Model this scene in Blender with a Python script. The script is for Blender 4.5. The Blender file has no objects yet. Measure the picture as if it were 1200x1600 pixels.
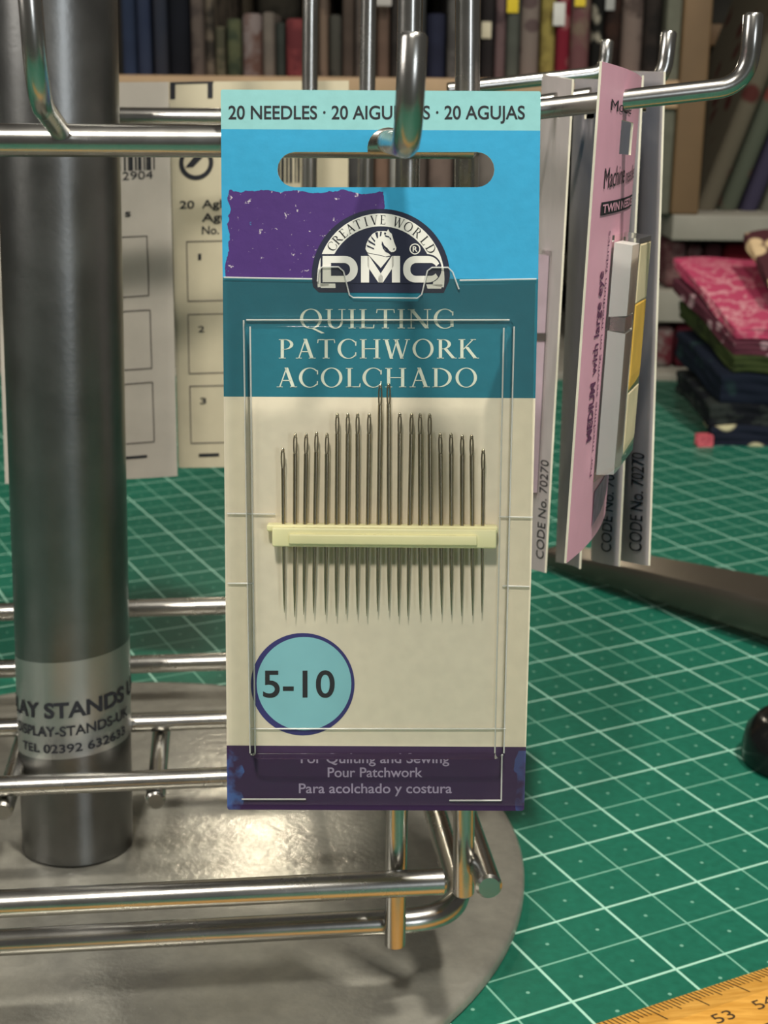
import bpy, bmesh, math, random
from mathutils import Vector, Matrix
random.seed(7)
sc = bpy.context.scene
COL = sc.collection
CM = 0.01

# ------------------------------------------------------------------ camera
# all authoring below is in centimetres; the cutting mat's upper face is z = 0
F_PX, TH, RO, CAM_H = 2250.0, math.radians(16.5458), math.radians(0.6), 17.396
_cr, _sr, _ct, _st = math.cos(RO), math.sin(RO), math.cos(TH), math.sin(TH)
cam = bpy.data.objects.new('camera', bpy.data.cameras.new('camera'))
COL.objects.link(cam)
_r0, _u0, _f0 = Vector((1, 0, 0)), Vector((0, _st, _ct)), Vector((0, _ct, -_st))
_R, _U = _r0 * _cr + _u0 * _sr, -_r0 * _sr + _u0 * _cr
cam.matrix_world = Matrix(((_R.x, _U.x, -_f0.x, 0), (_R.y, _U.y, -_f0.y, 0),
                           (_R.z, _U.z, -_f0.z, CAM_H * CM), (0, 0, 0, 1)))
cam.data.sensor_fit = 'VERTICAL'
cam.data.sensor_height = 24
cam.data.lens = F_PX / 1600 * 24
cam.data.clip_start = 0.01
cam.data.clip_end = 50
cam.data.dof.use_dof = True
cam.data.dof.focus_distance = 0.222
cam.data.dof.aperture_fstop = 34
sc.camera = cam

sc.view_settings.view_transform = 'Standard'
sc.view_settings.look = 'None'
sc.view_settings.gamma = 1
sc.view_settings.use_curve_mapping = False
sc.view_settings.exposure = 0.0

# ------------------------------------------------------------------ world and lamps
w = bpy.data.worlds.new('room_light')
sc.world = w
w.use_nodes = True
bgn = w.node_tree.nodes['Background']
bgn.inputs[0].default_value = (1.0, 0.95, 0.87, 1)
bgn.inputs[1].default_value = 0.08


def area(name, loc, target, sx, sy, power, col):
    d = bpy.data.lights.new(name, 'AREA')
    d.shape = 'RECTANGLE'
    d.size, d.size_y, d.energy, d.color = sx * CM, sy * CM, power, col
    o = bpy.data.objects.new(name, d)
    COL.objects.link(o)
    o.location = Vector(loc) * CM
    o.rotation_euler = (Vector(target) - Vector(loc)).to_track_quat('-Z', 'Y').to_euler()
    return o


area('bench_lamp_front', (-6.5, -31, 79), (0, 26, 8), 8, 8, 4.6, (1.0, 0.95, 0.87))
area('bench_lamp_right', (26, 0, 98), (0, 26, 6), 7, 7, 8.0, (1.0, 0.94, 0.84))
area('left_fill', (-75, 0, 52), (2, 28, 10), 35, 35, 2.7, (1.0, 0.95, 0.9))  # unseen fill, added to brighten the left faces of the right-hand cards
area('window_behind', (128, -240, 62), (-2, 28, 14), 42, 60, 11.0, (0.86, 0.93, 1.0))
area('shelf_lamp', (-7, 80, 29.1), (-2, 32, 0), 2.6, 2.2, .17, (1.0, 0.88, 0.68))


# ------------------------------------------------------------------ helpers: projection of photograph points to places
def ray(px, py):
    u, v = (px - 600) / F_PX, (py - 800) / F_PX
    u, v = _cr * u + _sr * v, -_sr * u + _cr * v
    return Vector((u, _ct - v * _st, -_st - v * _ct))


def at(px, py, Y):
    d = ray(px, py)
    return d * (Y / d.y) + Vector((0, 0, CAM_H))


def onz(px, py, z):
    d = ray(px, py)
    return d * ((z - CAM_H) / d.z) + Vector((0, 0, CAM_H))


# ------------------------------------------------------------------ helpers: objects
ORI = {}


def empty(name, loc, label=None, cat=None, group=None, mat=None):
    o = bpy.data.objects.new(name, None)
    COL.objects.link(o)
    o.empty_display_size = 0.01
    if mat is not None:
        o.matrix_world = mat
        ORI[o.name] = Vector((0, 0, 0))
    else:
        o.location = Vector(loc) * CM
        ORI[o.name] = Vector(loc)
    tag(o, label, cat, group)
    return o


def tag(o, label=None, cat=None, group=None, kind=None):
    if label: o['label'] = label
    if cat: o['category'] = cat
    if group: o['group'] = group
    if kind: o['kind'] = kind
    return o


def mk(name, vf, mats, parent=None, origin=None, smooth=True, midx=None, angle=40, top=None, label=None):
    """one mesh object from (verts in cm, faces); `top` is the top-level thing whose origin the verts are relative to"""
    vs, fs = vf
    if parent is not None:
        t = parent
        while t.parent is not None: t = t.parent
        o0 = ORI[t.name]
    else:
        o0 = Vector(origin) if origin is not None else sum((Vector(v) for v in vs), Vector()) / max(1, len(vs))
    me = bpy.data.meshes.new(name)
    me.from_pydata([tuple((Vector(v) - o0) * CM) for v in vs], [], fs)
    if not isinstance(mats, (list, tuple)): mats = [mats]
    for m in mats: me.materials.append(m)
    if midx is not None:
        for p, k in zip(me.polygons, midx): p.material_index = k
    bm = bmesh.new(); bm.from_mesh(me)
    bmesh.ops.recalc_face_normals(bm, faces=bm.faces) if smooth != 'keep' else None
    bm.to_mesh(me); bm.free()
    if smooth and smooth != 'keep':
        for p in me.polygons: p.use_smooth = True
        me.set_sharp_from_angle(angle=math.radians(angle))
    me.update()
    o = bpy.data.objects.new(name, me)
    COL.objects.link(o)
    if parent is not None: o.parent = parent
    else:
        o.location = o0 * CM
        ORI[o.name] = o0
    if label: o['label'] = label
    return o


def join(*vfs):
    V, Fs = [], []
    for v, f in vfs:
        k = len(V)
        V += list(v)
        Fs += [tuple(i + k for i in q) for q in f]
    return V, Fs


def tube(path, r, n=14, cap=True, closed=False):
    P = [Vector(p) for p in path]
    R = r if isinstance(r, (list, tuple)) else [r] * len(P)
    V, Fs = [], []
    N = len(P)
    up = None
    for i, p in enumerate(P):
        if closed: t = (P[(i + 1) % N] - P[i - 1]).normalized()
        else: t = (P[min(i + 1, N - 1)] - P[max(i - 1, 0)]).normalized()
        if up is None:
            up = Vector((0, 0, 1)) if abs(t.z) < 0.9 else Vector((0, 1, 0))
        a = (up - t * up.dot(t)).normalized(); b = t.cross(a); up = a
        for k in range(n):
            q = 2 * math.pi * k / n
            V.append(p + (a * math.cos(q) + b * math.sin(q)) * R[i])
    for i in range(N if closed else N - 1):
        j = (i + 1) % N
        for k in range(n):
            l = (k + 1) % n
            Fs.append((i * n + k, i * n + l, j * n + l, j * n + k))
    if cap and not closed:
        Fs.append(tuple(range(n))[::-1]); Fs.append(tuple((N - 1) * n + k for k in range(n)))
    return V, Fs


def rod(a, b, r, n=18, ch=0.05):
    """straight rod with slightly broken end edges"""
    a, b = Vector(a), Vector(b)
    d = (b - a).normalized()
    return tube([a, a + d * ch, b - d * ch, b], [r - ch, r, r, r - ch], n)


def fillet(pts, rad, seg=10):
    P = [Vector(p) for p in pts]
    out = [P[0]]
    for i in range(1, len(P) - 1):
        a, b, c = P[i - 1], P[i], P[i + 1]
        d1, d2 = (a - b), (c - b)
        r = min(rad, d1.length * .49, d2.length * .49)
        s, e = b + d1.normalized() * r, b + d2.normalized() * r
        for k in range(seg + 1):
            t = k / seg
            out.append(s * (1 - t) ** 2 + b * 2 * t * (1 - t) + e * t * t)
    out.append(P[-1])
    return out


def box(x0, x1, y0, y1, z0, z1, bev=0.0):
    bm = bmesh.new()
    bmesh.ops.create_cube(bm, size=1)
    for v in bm.verts:
        v.co = Vector((x0 + (v.co.x + .5) * (x1 - x0), y0 + (v.co.y + .5) * (y1 - y0), z0 + (v.co.z + .5) * (z1 - z0)))
    if bev:
        bmesh.ops.bevel(bm, geom=bm.edges[:], offset=bev, segments=3, affect='EDGES', profile=.5)
    r = ([v.co.copy() for v in bm.verts], [tuple(v.index for v in f.verts) for f in bm.faces])
    bm.free()
    return r


def lathe(prof, c, n=96):
    V, Fs = [], []
    for r, z in prof:
        for k in range(n):
            q = 2 * math.pi * k / n
            V.append(Vector((c[0] + r * math.cos(q), c[1] + r * math.sin(q), z)))
    for i in range(len(prof) - 1):
        for k in range(n):
            l = (k + 1) % n
            Fs.append((i * n + k, i * n + l, (i + 1) * n + l, (i + 1) * n + k))
    Fs.append(tuple(range(n))[::-1]); Fs.append(tuple((len(prof) - 1) * n + k for k in range(n)))
    return V, Fs


def plate(outlines, t, z=0.0):
    """flat plate with holes: first outline outer, rest holes; returns verts, faces, front-facing flags"""
    cu = bpy.data.curves.new('plate', 'CURVE')
    cu.dimensions = '2D'; cu.fill_mode = 'BOTH'; cu.extrude = t / 2
    for pl in outlines:
        s = cu.splines.new('POLY'); s.points.add(len(pl) - 1); s.use_cyclic_u = True
        for p, q in zip(s.points, pl): p.co = (q[0], q[1], 0, 1)
    o = bpy.data.objects.new('plate', cu)
    me = bpy.data.meshes.new_from_object(o)
    V = [v.co + Vector((0, 0, z + t / 2)) for v in me.vertices]
    Fs = [tuple(p.vertices) for p in me.polygons]
    top = [all(abs(V[i].z - (z + t)) < 1e-4 for i in f) for f in Fs]
    bpy.data.objects.remove(o); bpy.data.curves.remove(cu); bpy.data.meshes.remove(me)
    return V, Fs, top


# ------------------------------------------------------------------ helpers: lettering
_tc = {}


def sans(s, x0=None, x1=None, yb=0.0, cap=1.0, bold=0.0, shear=0.0, width=None):
    """sans lettering as flat faces; baseline yb, capital height cap, fitted between x0 and x1"""
    key = (s, bold, shear)
    if key not in _tc:
        cu = bpy.data.curves.new('t', 'FONT'); cu.body = s; cu.offset = bold; cu.shear = shear
        o = bpy.data.objects.new('t', cu)
        me = bpy.data.meshes.new_from_object(o)
        _tc[key] = ([v.co.copy() for v in me.vertices], [tuple(p.vertices) for p in me.polygons])
        bpy.data.objects.remove(o); bpy.data.curves.remove(cu); bpy.data.meshes.remove(me)
    V, Fs = _tc[key]
    a, b = min(v.x for v in V), max(v.x for v in V)
    k = cap / 0.72
    kx = (x1 - x0) / (b - a) if x1 is not None else (width / (b - a) if width else k)
    x0 = x0 or 0.0
    return [Vector((x0 + (v.x - a) * kx, yb + v.y * k, 0)) for v in V], list(Fs)


def quad(*p): return [Vector((a, b, 0)) for a, b in p], [tuple(range(len(p)))]


def rect(x0, x1, y0, y1): return quad((x0, y0), (x1, y0), (x1, y1), (x0, y1))


def ring(cx, cy, rx, ry, ix, iy, a0=0, a1=360, n=36, sx=0.0):
    V, Fs = [], []
    for k in range(n + 1):
        q = math.radians(a0 + (a1 - a0) * k / n)
        V += [Vector((cx + rx * math.cos(q), cy + ry * math.sin(q), 0)), Vector((cx + sx + ix * math.cos(q), cy + iy * math.sin(q), 0))]
    for k in range(n): Fs.append((2 * k, 2 * k + 2, 2 * k + 3, 2 * k + 1))
    return V, Fs


def diag(x0, y0, x1, y1, wd):
    """slanted stroke of horizontal width wd"""
    return quad((x0 - wd / 2, y0), (x0 + wd / 2, y0), (x1 + wd / 2, y1), (x1 - wd / 2, y1))


_T, _t, _s = .135, .05, .035


def _ser(xc, y, wd=.3): return rect(xc - wd / 2, xc + wd / 2, y - (_s if y > .5 else 0), y + (0 if y > .5 else _s))


def _stem(x, y0=0, y1=1, wd=_T, s0=True, s1=True):
    p = [rect(x - wd / 2, x + wd / 2, y0, y1)]
    if s0: p.append(_ser(x, y0))
    if s1: p.append(_ser(x, y1))
    return p


def glyph(ch):
    g, wdt = [], .5
    if ch in 'OQ':
        g = [ring(.48, .5, .46, .52, .33, .48)]; wdt = .96
        if ch == 'Q': g.append(quad((.45, .02), (.6, .02), (1.05, -.24), (.92, -.27)))
    elif ch in 'CG':
        g = [ring(.48, .5, .46, .52, .34, .48, 42, 318, sx=.02), quad((.79, .66), (.84, .66), (.84, .9), (.79, .86))]; wdt = .86
        if ch == 'C': g.append(quad((.79, .32), (.84, .32), (.83, .12), (.78, .14)))
        else: g += [rect(.72, .85, .08, .42), _ser(.785, .4, .3)]
    elif ch == 'U':
        g = _stem(.2, .32, 1, s0=False) + _stem(.74, .32, 1, .055, s0=False) + [ring(.455, .34, .32, .36, .2, .31, 180, 360, sx=.02)]; wdt = .9
    elif ch == 'I': g = _stem(.18); wdt = .36
    elif ch == 'L': g = _stem(.2) + [rect(.2, .64, 0, .045), quad((.6, 0), (.66, 0), (.68, .2), (.645, .2))]; wdt = .66
    elif ch == 'T': g = _stem(.4, s1=False) + [rect(.03, .77, .955, 1), quad((.03, 1), (.075, 1), (.045, .8), (.01, .8)), quad((.725, 1), (.77, 1), (.79, .8), (.755, .8))]; wdt = .8
    elif ch == 'N': g = _stem(.16, wd=_t) + _stem(.84, wd=_t, s0=False) + [diag(.16, 1, .82, 0, .17), _ser(.12, 1, .2)]; wdt = 1.0
    elif ch == 'P': g = _stem(.2) + [ring(.3, .73, .38, .27, .24, .235, -90, 90), rect(.2, .32, .955, 1), rect(.2, .32, .46, .495)]; wdt = .7
    elif ch == 'R': g = _stem(.2) + [ring(.3, .74, .36, .26, .22, .225, -90, 90), rect(.2, .32, .955, 1), rect(.2, .34, .48, .515), diag(.42, .5, .78, 0, .16), _ser(.8, 0, .22)]; wdt = .86
    elif ch == 'A': g = [diag(.14, 0, .43, 1, .055), diag(.72, 0, .42, 1.02, .15), rect(.24, .62, .33, .375), _ser(.14, 0, .26), _ser(.73, 0, .3)]; wdt = .86
    elif ch == 'H': g = _stem(.2) + _stem(.8) + [rect(.2, .8, .48, .525)]; wdt = 1.0
    elif ch == 'W': g = [diag(.12, 1, .36, -.02, .14), diag(.36, -.02, .6, 1, .05), diag(.55, 1, .82, -.02, .14), diag(.82, -.02, 1.06, 1, .05), _ser(.12, 1, .28), _ser(.57, 1, .26), _ser(1.06, 1, .22)]; wdt = 1.18
    elif ch == 'K': g = _stem(.2) + [diag(.22, .42, .7, 1, .06), diag(.4, .6, .8, 0, .16), _ser(.7, 1, .24), _ser(.82, 0, .26)]; wdt = .88
    elif ch == 'D': g = _stem(.2) + [ring(.32, .5, .56, .5, .42, .455, -90, 90), rect(.2, .34, .955, 1), rect(.2, .34, 0, .045)]; wdt = .94
    elif ch == 'E': g = _stem(.2) + [rect(.2, .62, 0, .045), rect(.2, .6, .955, 1), rect(.2, .5, .49, .53), rect(.58, .62, 0, .2), rect(.56, .6, .8, 1)]; wdt = .68
    elif ch == 'V': g = [diag(.13, 1, .43, -.02, .15), diag(.44, -.02, .72, 1, .05), _ser(.13, 1, .28), _ser(.73, 1, .22)]; wdt = .84
    return join(*g) if g else ([], []), wdt


def serif(s, x0, x1, yb, cap, gap=.08):
    parts, x = [], 0
    for ch in s:
        (V, Fs), wd = glyph(ch)
        parts.append(([Vector((v.x + x, v.y, 0)) for v in V], Fs)); x += (wd if ch != ' ' else .4) + gap
    V, Fs = join(*parts)
    k = (x1 - x0) / (x - gap)
    return [Vector((x0 + v.x * k, yb + v.y * cap, 0)) for v in V], Fs


def lift(vf, z): return [Vector((v.x, v.y, z)) for v in vf[0]], vf[1]


def spin(vf, ang, c=(0, 0), mv=(0, 0)):
    ca, sa = math.cos(ang), math.sin(ang)
    return [Vector((c[0] + mv[0] + (v.x - c[0]) * ca - (v.y - c[1]) * sa, c[1] + mv[1] + (v.x - c[0]) * sa + (v.y - c[1]) * ca, v.z)) for v in vf[0]], vf[1]


# ------------------------------------------------------------------ helpers: materials
def lin(c): return tuple(((x / 255) / 12.92 if x / 255 <= .04045 else ((x / 255 + .055) / 1.055) ** 2.4) for x in c) + (1,)


class NT:
    """short hand for node graphs"""
    def __init__(s, name):
        s.m = bpy.data.materials.new(name); s.m.use_nodes = True
        s.t = s.m.node_tree; s.b = s.t.nodes['Principled BSDF']

    def n(s, typ, **kw):
        o = s.t.nodes.new(typ)
        for k, v in kw.items(): setattr(o, k, v)
        return o

    def put(s, sock, v):
        if hasattr(v, 'links') or isinstance(v, bpy.types.NodeSocket): s.t.links.new(v, sock)
        else: sock.default_value = v

    def mth(s, op, a, b=0.0, c=None):
        o = s.n('ShaderNodeMath', operation=op)
        s.put(o.inputs[0], a); s.put(o.inputs[1], b)
        if c is not None: s.put(o.inputs[2], c)
        return o.outputs[0]

    def mix(s, f, a, b):
        o = s.n('ShaderNodeMix', data_type='RGBA')
        s.put(o.inputs[0], f); s.put(o.inputs[6], a); s.put(o.inputs[7], b)
        return o.outputs[2]

    def obj(s): return s.n('ShaderNodeTexCoord').outputs['Object']

    def noise(s, vec, scale, detail=3, rough=.5, dim='3D'):
        o = s.n('ShaderNodeTexNoise'); s.put(o.inputs['Vector'], vec)
        o.inputs['Scale'].default_value = scale; o.inputs['Detail'].default_value = detail; o.inputs['Roughness'].default_value = rough
        return o.outputs[0]

    def voro(s, vec, scale, out='Distance', rnd=1.0):
        o = s.n('ShaderNodeTexVoronoi'); s.put(o.inputs['Vector'], vec)
        o.inputs['Scale'].default_value = scale; o.inputs['Randomness'].default_value = rnd
        return o.outputs[out]

    def ramp(s, f, a, b):
        o = s.n('ShaderNodeMapRange'); s.put(o.inputs[0], f)
        o.inputs[1].default_value = a; o.inputs[2].default_value = b
        return o.outputs[0]

    def bump(s, h, st, dist):
        o = s.n('ShaderNodeBump'); s.put(o.inputs['Height'], h)
        o.inputs['Strength'].default_value = st; o.inputs['Distance'].default_value = dist
        s.t.links.new(o.outputs[0], s.b.inputs['Normal'])

    def fin(s, col=None, rough=None, metal=None, spec=None):
        for k, v in (('Base Color', col), ('Roughness', rough), ('Metallic', metal), ('Specular IOR Level', spec)):
            if v is not None: s.put(s.b.inputs[k], v)
        return s.m


def mat(name, col, rough=.6, metal=0.0, var=.12, scale=120, bump=0.0, spec=None, bscale=None):
    g = NT(name); v = g.obj()
    c = lin(col)
    nz = g.noise(v, scale, 4)
    dark = tuple(x * (1 - var) for x in c[:3]) + (1,); lite = tuple(min(1, x * (1 + var)) for x in c[:3]) + (1,)
    if bump: g.bump(g.noise(v, bscale or scale * 4, 3), bump, .0005)
    return g.fin(g.mix(g.ramp(nz, .3, .7), dark, lite), rough, metal, spec)


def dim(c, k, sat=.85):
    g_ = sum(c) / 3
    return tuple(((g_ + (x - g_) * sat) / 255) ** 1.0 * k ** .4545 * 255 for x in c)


def fabric(name, c1, c2, kind='mottle', scale=60, thr=.35):
    g = NT(name); v = g.obj()
    a, b = lin(c1), lin(c2)
    if kind == 'spots': f = g.ramp(g.voro(v, scale), thr + .04, thr - .04)
    elif kind == 'stripe':
        x = g.n('ShaderNodeSeparateXYZ'); g.put(x.inputs[0], v)
        f = g.mth('GREATER_THAN', g.mth('SINE', g.mth('MULTIPLY', x.outputs[2], scale * 6)), .2)
    elif kind == 'floral':
        wv = g.n('ShaderNodeVectorMath', operation='ADD'); g.put(wv.inputs[0], v)
        nn = g.n('ShaderNodeTexNoise'); g.put(nn.inputs['Vector'], v); nn.inputs['Scale'].default_value = scale * .8
        sc_ = g.n('ShaderNodeVectorMath', operation='SCALE'); g.put(sc_.inputs[0], nn.outputs[1]); sc_.inputs['Scale'].default_value = .6 / scale
        g.put(wv.inputs[1], sc_.outputs[0])
        f = g.ramp(g.voro(wv.outputs[0], scale), thr + .06, thr - .06)
    elif kind == 'batik':
        n1 = g.mth('ABSOLUTE', g.mth('SUBTRACT', g.noise(v, scale, 5, .6), .5))
        f = g.mth('MAXIMUM', g.ramp(n1, .035, .012), g.ramp(g.voro(v, scale * 2.4), .22, .12))
        b = g.mix(g.ramp(g.noise(v, scale * .5, 3), .35, .65), b, a)
    elif kind == 'plain': f = g.ramp(g.noise(v, scale, 5), .35, .75)
    else: f = g.ramp(g.noise(v, scale, 4, .6), .46, .58)
    g.bump(g.noise(v, 1500, 2), .25, .0004)
    return g.fin(g.mix(f, a, b), .9, 0, .15)


def steel(name, col, rough, bumpy=.05, var=.15, sc_=60):
    g = NT(name); v = g.obj()
    c = lin(col)
    nz = g.noise(v, sc_, 5, .6)
    g.bump(g.noise(v, 900, 3), bumpy, .0002)
    r = g.mth('ADD', g.mth('MULTIPLY', nz, .16), rough - .08)
    dark = tuple(x * (1 - var) for x in c[:3]) + (1,)
    return g.fin(g.mix(g.ramp(nz, .35, .65), dark, c), r, 1.0)


def clear(name, tint=(.95, .95, .93), haze=.02, rough=.06, gloss=1.0, ior=1.42):
    g = NT(name)
    tr = g.n('ShaderNodeBsdfTransparent'); tr.inputs[0].default_value = tint + (1,)
    gl = g.n('ShaderNodeBsdfGlossy'); gl.inputs[0].default_value = (.95 * gloss, .95 * gloss, .95 * gloss, 1); gl.inputs['Roughness'].default_value = rough
    df = g.n('ShaderNodeBsdfDiffuse'); df.inputs[0].default_value = (.8, .8, .76, 1)
    fr = g.n('ShaderNodeFresnel'); fr.inputs[0].default_value = ior
    bp = g.n('ShaderNodeBump'); g.put(bp.inputs['Height'], g.noise(g.obj(), 90, 2)); bp.inputs['Strength'].default_value = .15; bp.inputs['Distance'].default_value = .001
    g.t.links.new(bp.outputs[0], gl.inputs['Normal'])
    m1 = g.n('ShaderNodeMixShader'); m1.inputs[0].default_value = haze
    g.t.links.new(tr.outputs[0], m1.inputs[1]); g.t.links.new(df.outputs[0], m1.inputs[2])
    m2 = g.n('ShaderNodeMixShader')
    g.t.links.new(fr.outputs[0], m2.inputs[0]); g.t.links.new(m1.outputs[0], m2.inputs[1]); g.t.links.new(gl.outputs[0], m2.inputs[2])
    g.t.links.new(m2.outputs[0], g.t.nodes['Material Output'].inputs[0])
    g.t.nodes.remove(g.b)
    return g.m


M_ROD = steel('bright_steel', (186, 184, 178), .26, .04)
M_POLE = steel('satin_steel', (132, 132, 130), .36, .12, .2)
g = NT('silver_paint'); v = g.obj()
g.bump(g.noise(v, 420, 4, .6), .3, .0005)
M_BASE = g.fin(g.mix(g.ramp(g.noise(v, 160, 5, .6), .35, .65), lin((144, 142, 132)), lin((160, 158, 146))), g.mth('ADD', g.mth('MULTIPLY', g.noise(v, 60, 4), .2), .10), .32, .6)
M_INK = mat('black_ink', (26, 28, 34), .7, var=.2)
M_INKG = mat('grey_ink', (88, 82, 78), .8)
M_PAPER = mat('cream_card_edge', (226, 220, 200), .85)
M_WHITE = mat('white_ink', (226, 224, 214), .7, var=.05)
M_NAVY = mat('navy_ink', (22, 28, 52), .55)
M_CREAMINK = mat('cream_ink', (205, 212, 196), .75)
M_LILAC = mat('lilac_ink', (170, 155, 182), .75)
M_CLEAR = clear('clear_plastic', (.99, .99, .975), .01, ior=1.13)
M_CLEAR2 = clear('clear_plastic_edge', (.97, .97, .95), .5, .12, ior=1.2)
M_COVER = clear('clear_cover_plastic', (.97, .97, .95), .06, .08, ior=1.3)
M_HOLD = mat('cream_plastic', (240, 234, 182), .4, var=.04)
M_NEEDLE = steel('needle_steel', (190, 178, 150), .25, .02)

# ================================================================== SETTING
wall = mk('wall_back', box(-110, 120, 132, 135, -78, 150), mat('dark_plaster', (92, 84, 72), .9, scale=12), smooth=False)
tag(wall, kind='structure')
flo = mk('floor', box(-140, 150, -60, 135, -82, -78), mat('floor_boards', (88, 74, 60), .6, scale=8), smooth=False)
tag(flo, kind='structure')

# ---- work table under the mat
tb = empty('work_table', (0, 40, -78), 'wooden work table carrying the green cutting mat and fabric shelves', 'table')
m_tab = mat('table_wood', (150, 120, 86), .5, scale=20)
mk('table_top', box(-75, 80, -14, 122, -3.3, -.3, .3), m_tab, tb)
for lx in (-70, 75):
    for ly in (-8, 116): mk('leg', box(lx - 3, lx + 3, ly - 3, ly + 3, -78, -3.3, .3), m_tab, tb)

# ---- cutting mat: inch grid, half-inch lines, a dot in the middle of every cell
g = NT('green_mat')
co = g.n('ShaderNodeMapping'); co.vector_type = 'TEXTURE'
g.put(co.inputs[0], g.n('ShaderNodeNewGeometry').outputs['Position'])
co.inputs['Location'].default_value = (.049695, .28017, 0)
co.inputs['Rotation'].default_value = (0, 0, math.radians(26.5368))
co.inputs['Scale'].default_value = (.0254, .0254, .0254)
sx = g.n('ShaderNodeSeparateXYZ'); g.put(sx.inputs[0], co.outputs[0])
X, Y = sx.outputs[0], sx.outputs[1]


def near(v, off, hw):
    fr = g.mth('FRACT', g.mth('ADD', v, .5 - off + 200.0))
    return g.mth('LESS_THAN', g.mth('ABSOLUTE', g.mth('SUBTRACT', fr, .5)), hw)


bold = g.mth('MAXIMUM', near(X, 0, .0125), near(Y, 0, .0125))
thin = g.mth('MAXIMUM', near(X, .5, .0092), near(Y, .5, .0092))
x4 = g.mth('SUBTRACT', g.mth('FRACT', g.mth('ADD', g.mth('MULTIPLY', X, 2), 200.0)), .5)
y4 = g.mth('SUBTRACT', g.mth('FRACT', g.mth('ADD', g.mth('MULTIPLY', Y, 2), 200.0)), .5)
dot = g.mth('LESS_THAN', g.mth('ADD', g.mth('MULTIPLY', x4, x4), g.mth('MULTIPLY', y4, y4)), .0011)
pos = g.n('ShaderNodeNewGeometry').outputs['Position']
base = g.mix(g.ramp(g.noise(pos, 500, 4), .3, .7), lin((22, 96, 76)), lin((30, 110, 88)))
c = g.mix(g.mth('MULTIPLY', dot, .6), base, lin((150, 205, 182)))
c = g.mix(g.mth('MULTIPLY', thin, .8), c, lin((138, 196, 172)))
c = g.mix(bold, c, lin((172, 222, 200)))
g.bump(g.noise(pos, 2500, 3), .3, .0002)
M_MAT = g.fin(c, .48, 0, .4)
cm_ = mk('cutting_mat', box(-60, 62, -12, 87.7, -.3, 0, .05), M_MAT, smooth=False)
tag(cm_, 'large green cutting mat with pale inch grid lines covering the table', 'cutting mat')

# ================================================================== DISPLAY STAND
CB = (-6.63, 29.70)
st = empty('display_stand', (CB[0], CB[1], 0), 'steel counter spinner with thick grey pole, round base and wire frame of hooks', 'display stand')
R0 = 9.93
mk('base_plate', lathe([(R0 - .12, .0), (R0, .05), (R0, .24), (R0 - .08, .31), (R0 - .25, .33), (2.0, .33), (.5, .33)], CB, 160), M_BASE, st, angle=50)
pb = Vector((-7.08, 30.1, .33))
pt = at(84, -60, 31.4)
pdir = (pt - pb).normalized()
pole = mk('pole', tube([pb, pb + pdir * 3, pb + pdir * 10, pt + pdir * 14], 1.27, 64), M_POLE, st)
# silver sticker on the pole
AX = pdir; EX = (Vector((1, 0, 0)) - AX * AX.x).normalized(); EY = AX.cross(EX)   # EY points away from the camera


def onpole(ang, hgt, r):
    """ang measured from the side facing the camera, growing to the right"""
    return pb + AX * hgt + (EX * math.sin(ang) - EY * math.cos(ang)) * r


face0 = math.atan2(-CB[0], CB[1]) * 1.0          # the camera side of the pole
L0, L1, TILT = 2.6, 4.85, .09
V, Fs = [], []
na = 48
for i in range(na + 1):
    a = math.radians(-125 + 250 * i / na)
    for hh in (L0, L1): V.append(onpole(face0 + a, hh + TILT * a * 1.27, 1.276))
for i in range(na): Fs.append((2 * i, 2 * i + 2, 2 * i + 3, 2 * i + 1))
stk = mk('sticker', (V, Fs), steel('silver_foil', (188, 188, 184), .42, .05, .06), pole)


def wrap(vf, a0, hgt):
    out = []
    for v in vf[0]:
        a = a0 + v.x / 1.27
        out.append(onpole(face0 + a, hgt + v.y + TILT * a * 1.27, 1.294))
    return out, vf[1]


mk('printed_name', join(wrap(sans('DISPLAY STANDS UK', cap=.35, bold=.03, width=5.0), -2.2, L0 + .98),
                        wrap(sans('DISPLAY-STANDS-UK', cap=.23, bold=.02, width=3.1), -1.3, L0 + .55),
                        wrap(sans('TEL 02392 632633', cap=.2, bold=.015, width=2.7), -1.1, L0 + .16)), M_INK, stk, smooth=False)

RR, RV, RH = .245, .2, .165
yaw = math.radians(6.5)
dX, dY = Vector((math.cos(yaw), math.sin(yaw), 0)), Vector((-math.sin(yaw), math.cos(yaw), 0))
fb, ft = at(696, 1377, 23.1), at(743, 223, 23.05)
ZB, ZT = fb.z, ft.z
for e in (fb, ft):
    mk('straight_rod', rod(e, e - dX * 17.4, RR), M_ROD, st)
    mk('straight_rod', rod(e + dY * 14.75 - dX * .3, e - dX * 17.4 + dY * 14.75, RR), M_ROD, st)
sb = at(767, 1321, 22.9)
for z in (ZB, ZT):
    p = Vector((sb.x, sb.y, z))
    mk('straight_rod', rod(p, p + dY * 16.2, RR), M_ROD, st)
    q = p - dX * 17.4
    mk('straight_rod', rod(q, q + dY * 16.2, RR), M_ROD, st)
# the bent hoop of the lowest tier, inside the uprights
hz = onz(600, 1440, 0).z
hc = at(668, 1437, 23.95)
HZ = hc.z
c0 = Vector((sb.x - .75, 0, HZ)); c0.y = hc.y
A = hc + dX * .75
crn = [A, A + dY * 13.1, A + dY * 13.1 - dX * 15.9, A - dX * 15.9]
loop = fillet([A - dX * 8] + crn + [A - dX * 8], 1.25, 12)[:-1]
loop = [l for i, l in enumerate(fillet([A - dX * 8, A, A + dY * 13.1, A + dY * 13.1 - dX * 15.9, A - dX * 15.9, A - dX * 8], 1.25, 12)) if i > 0]
mk('bent_hoop', tube(loop, RR, 18, closed=True), M_ROD, st)
# uprights


def upright(p0, p1):
    d = (p1 - p0)
    mk('upright', rod(p0, p0 + d * 1.25, RV), M_ROD, st)


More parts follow.
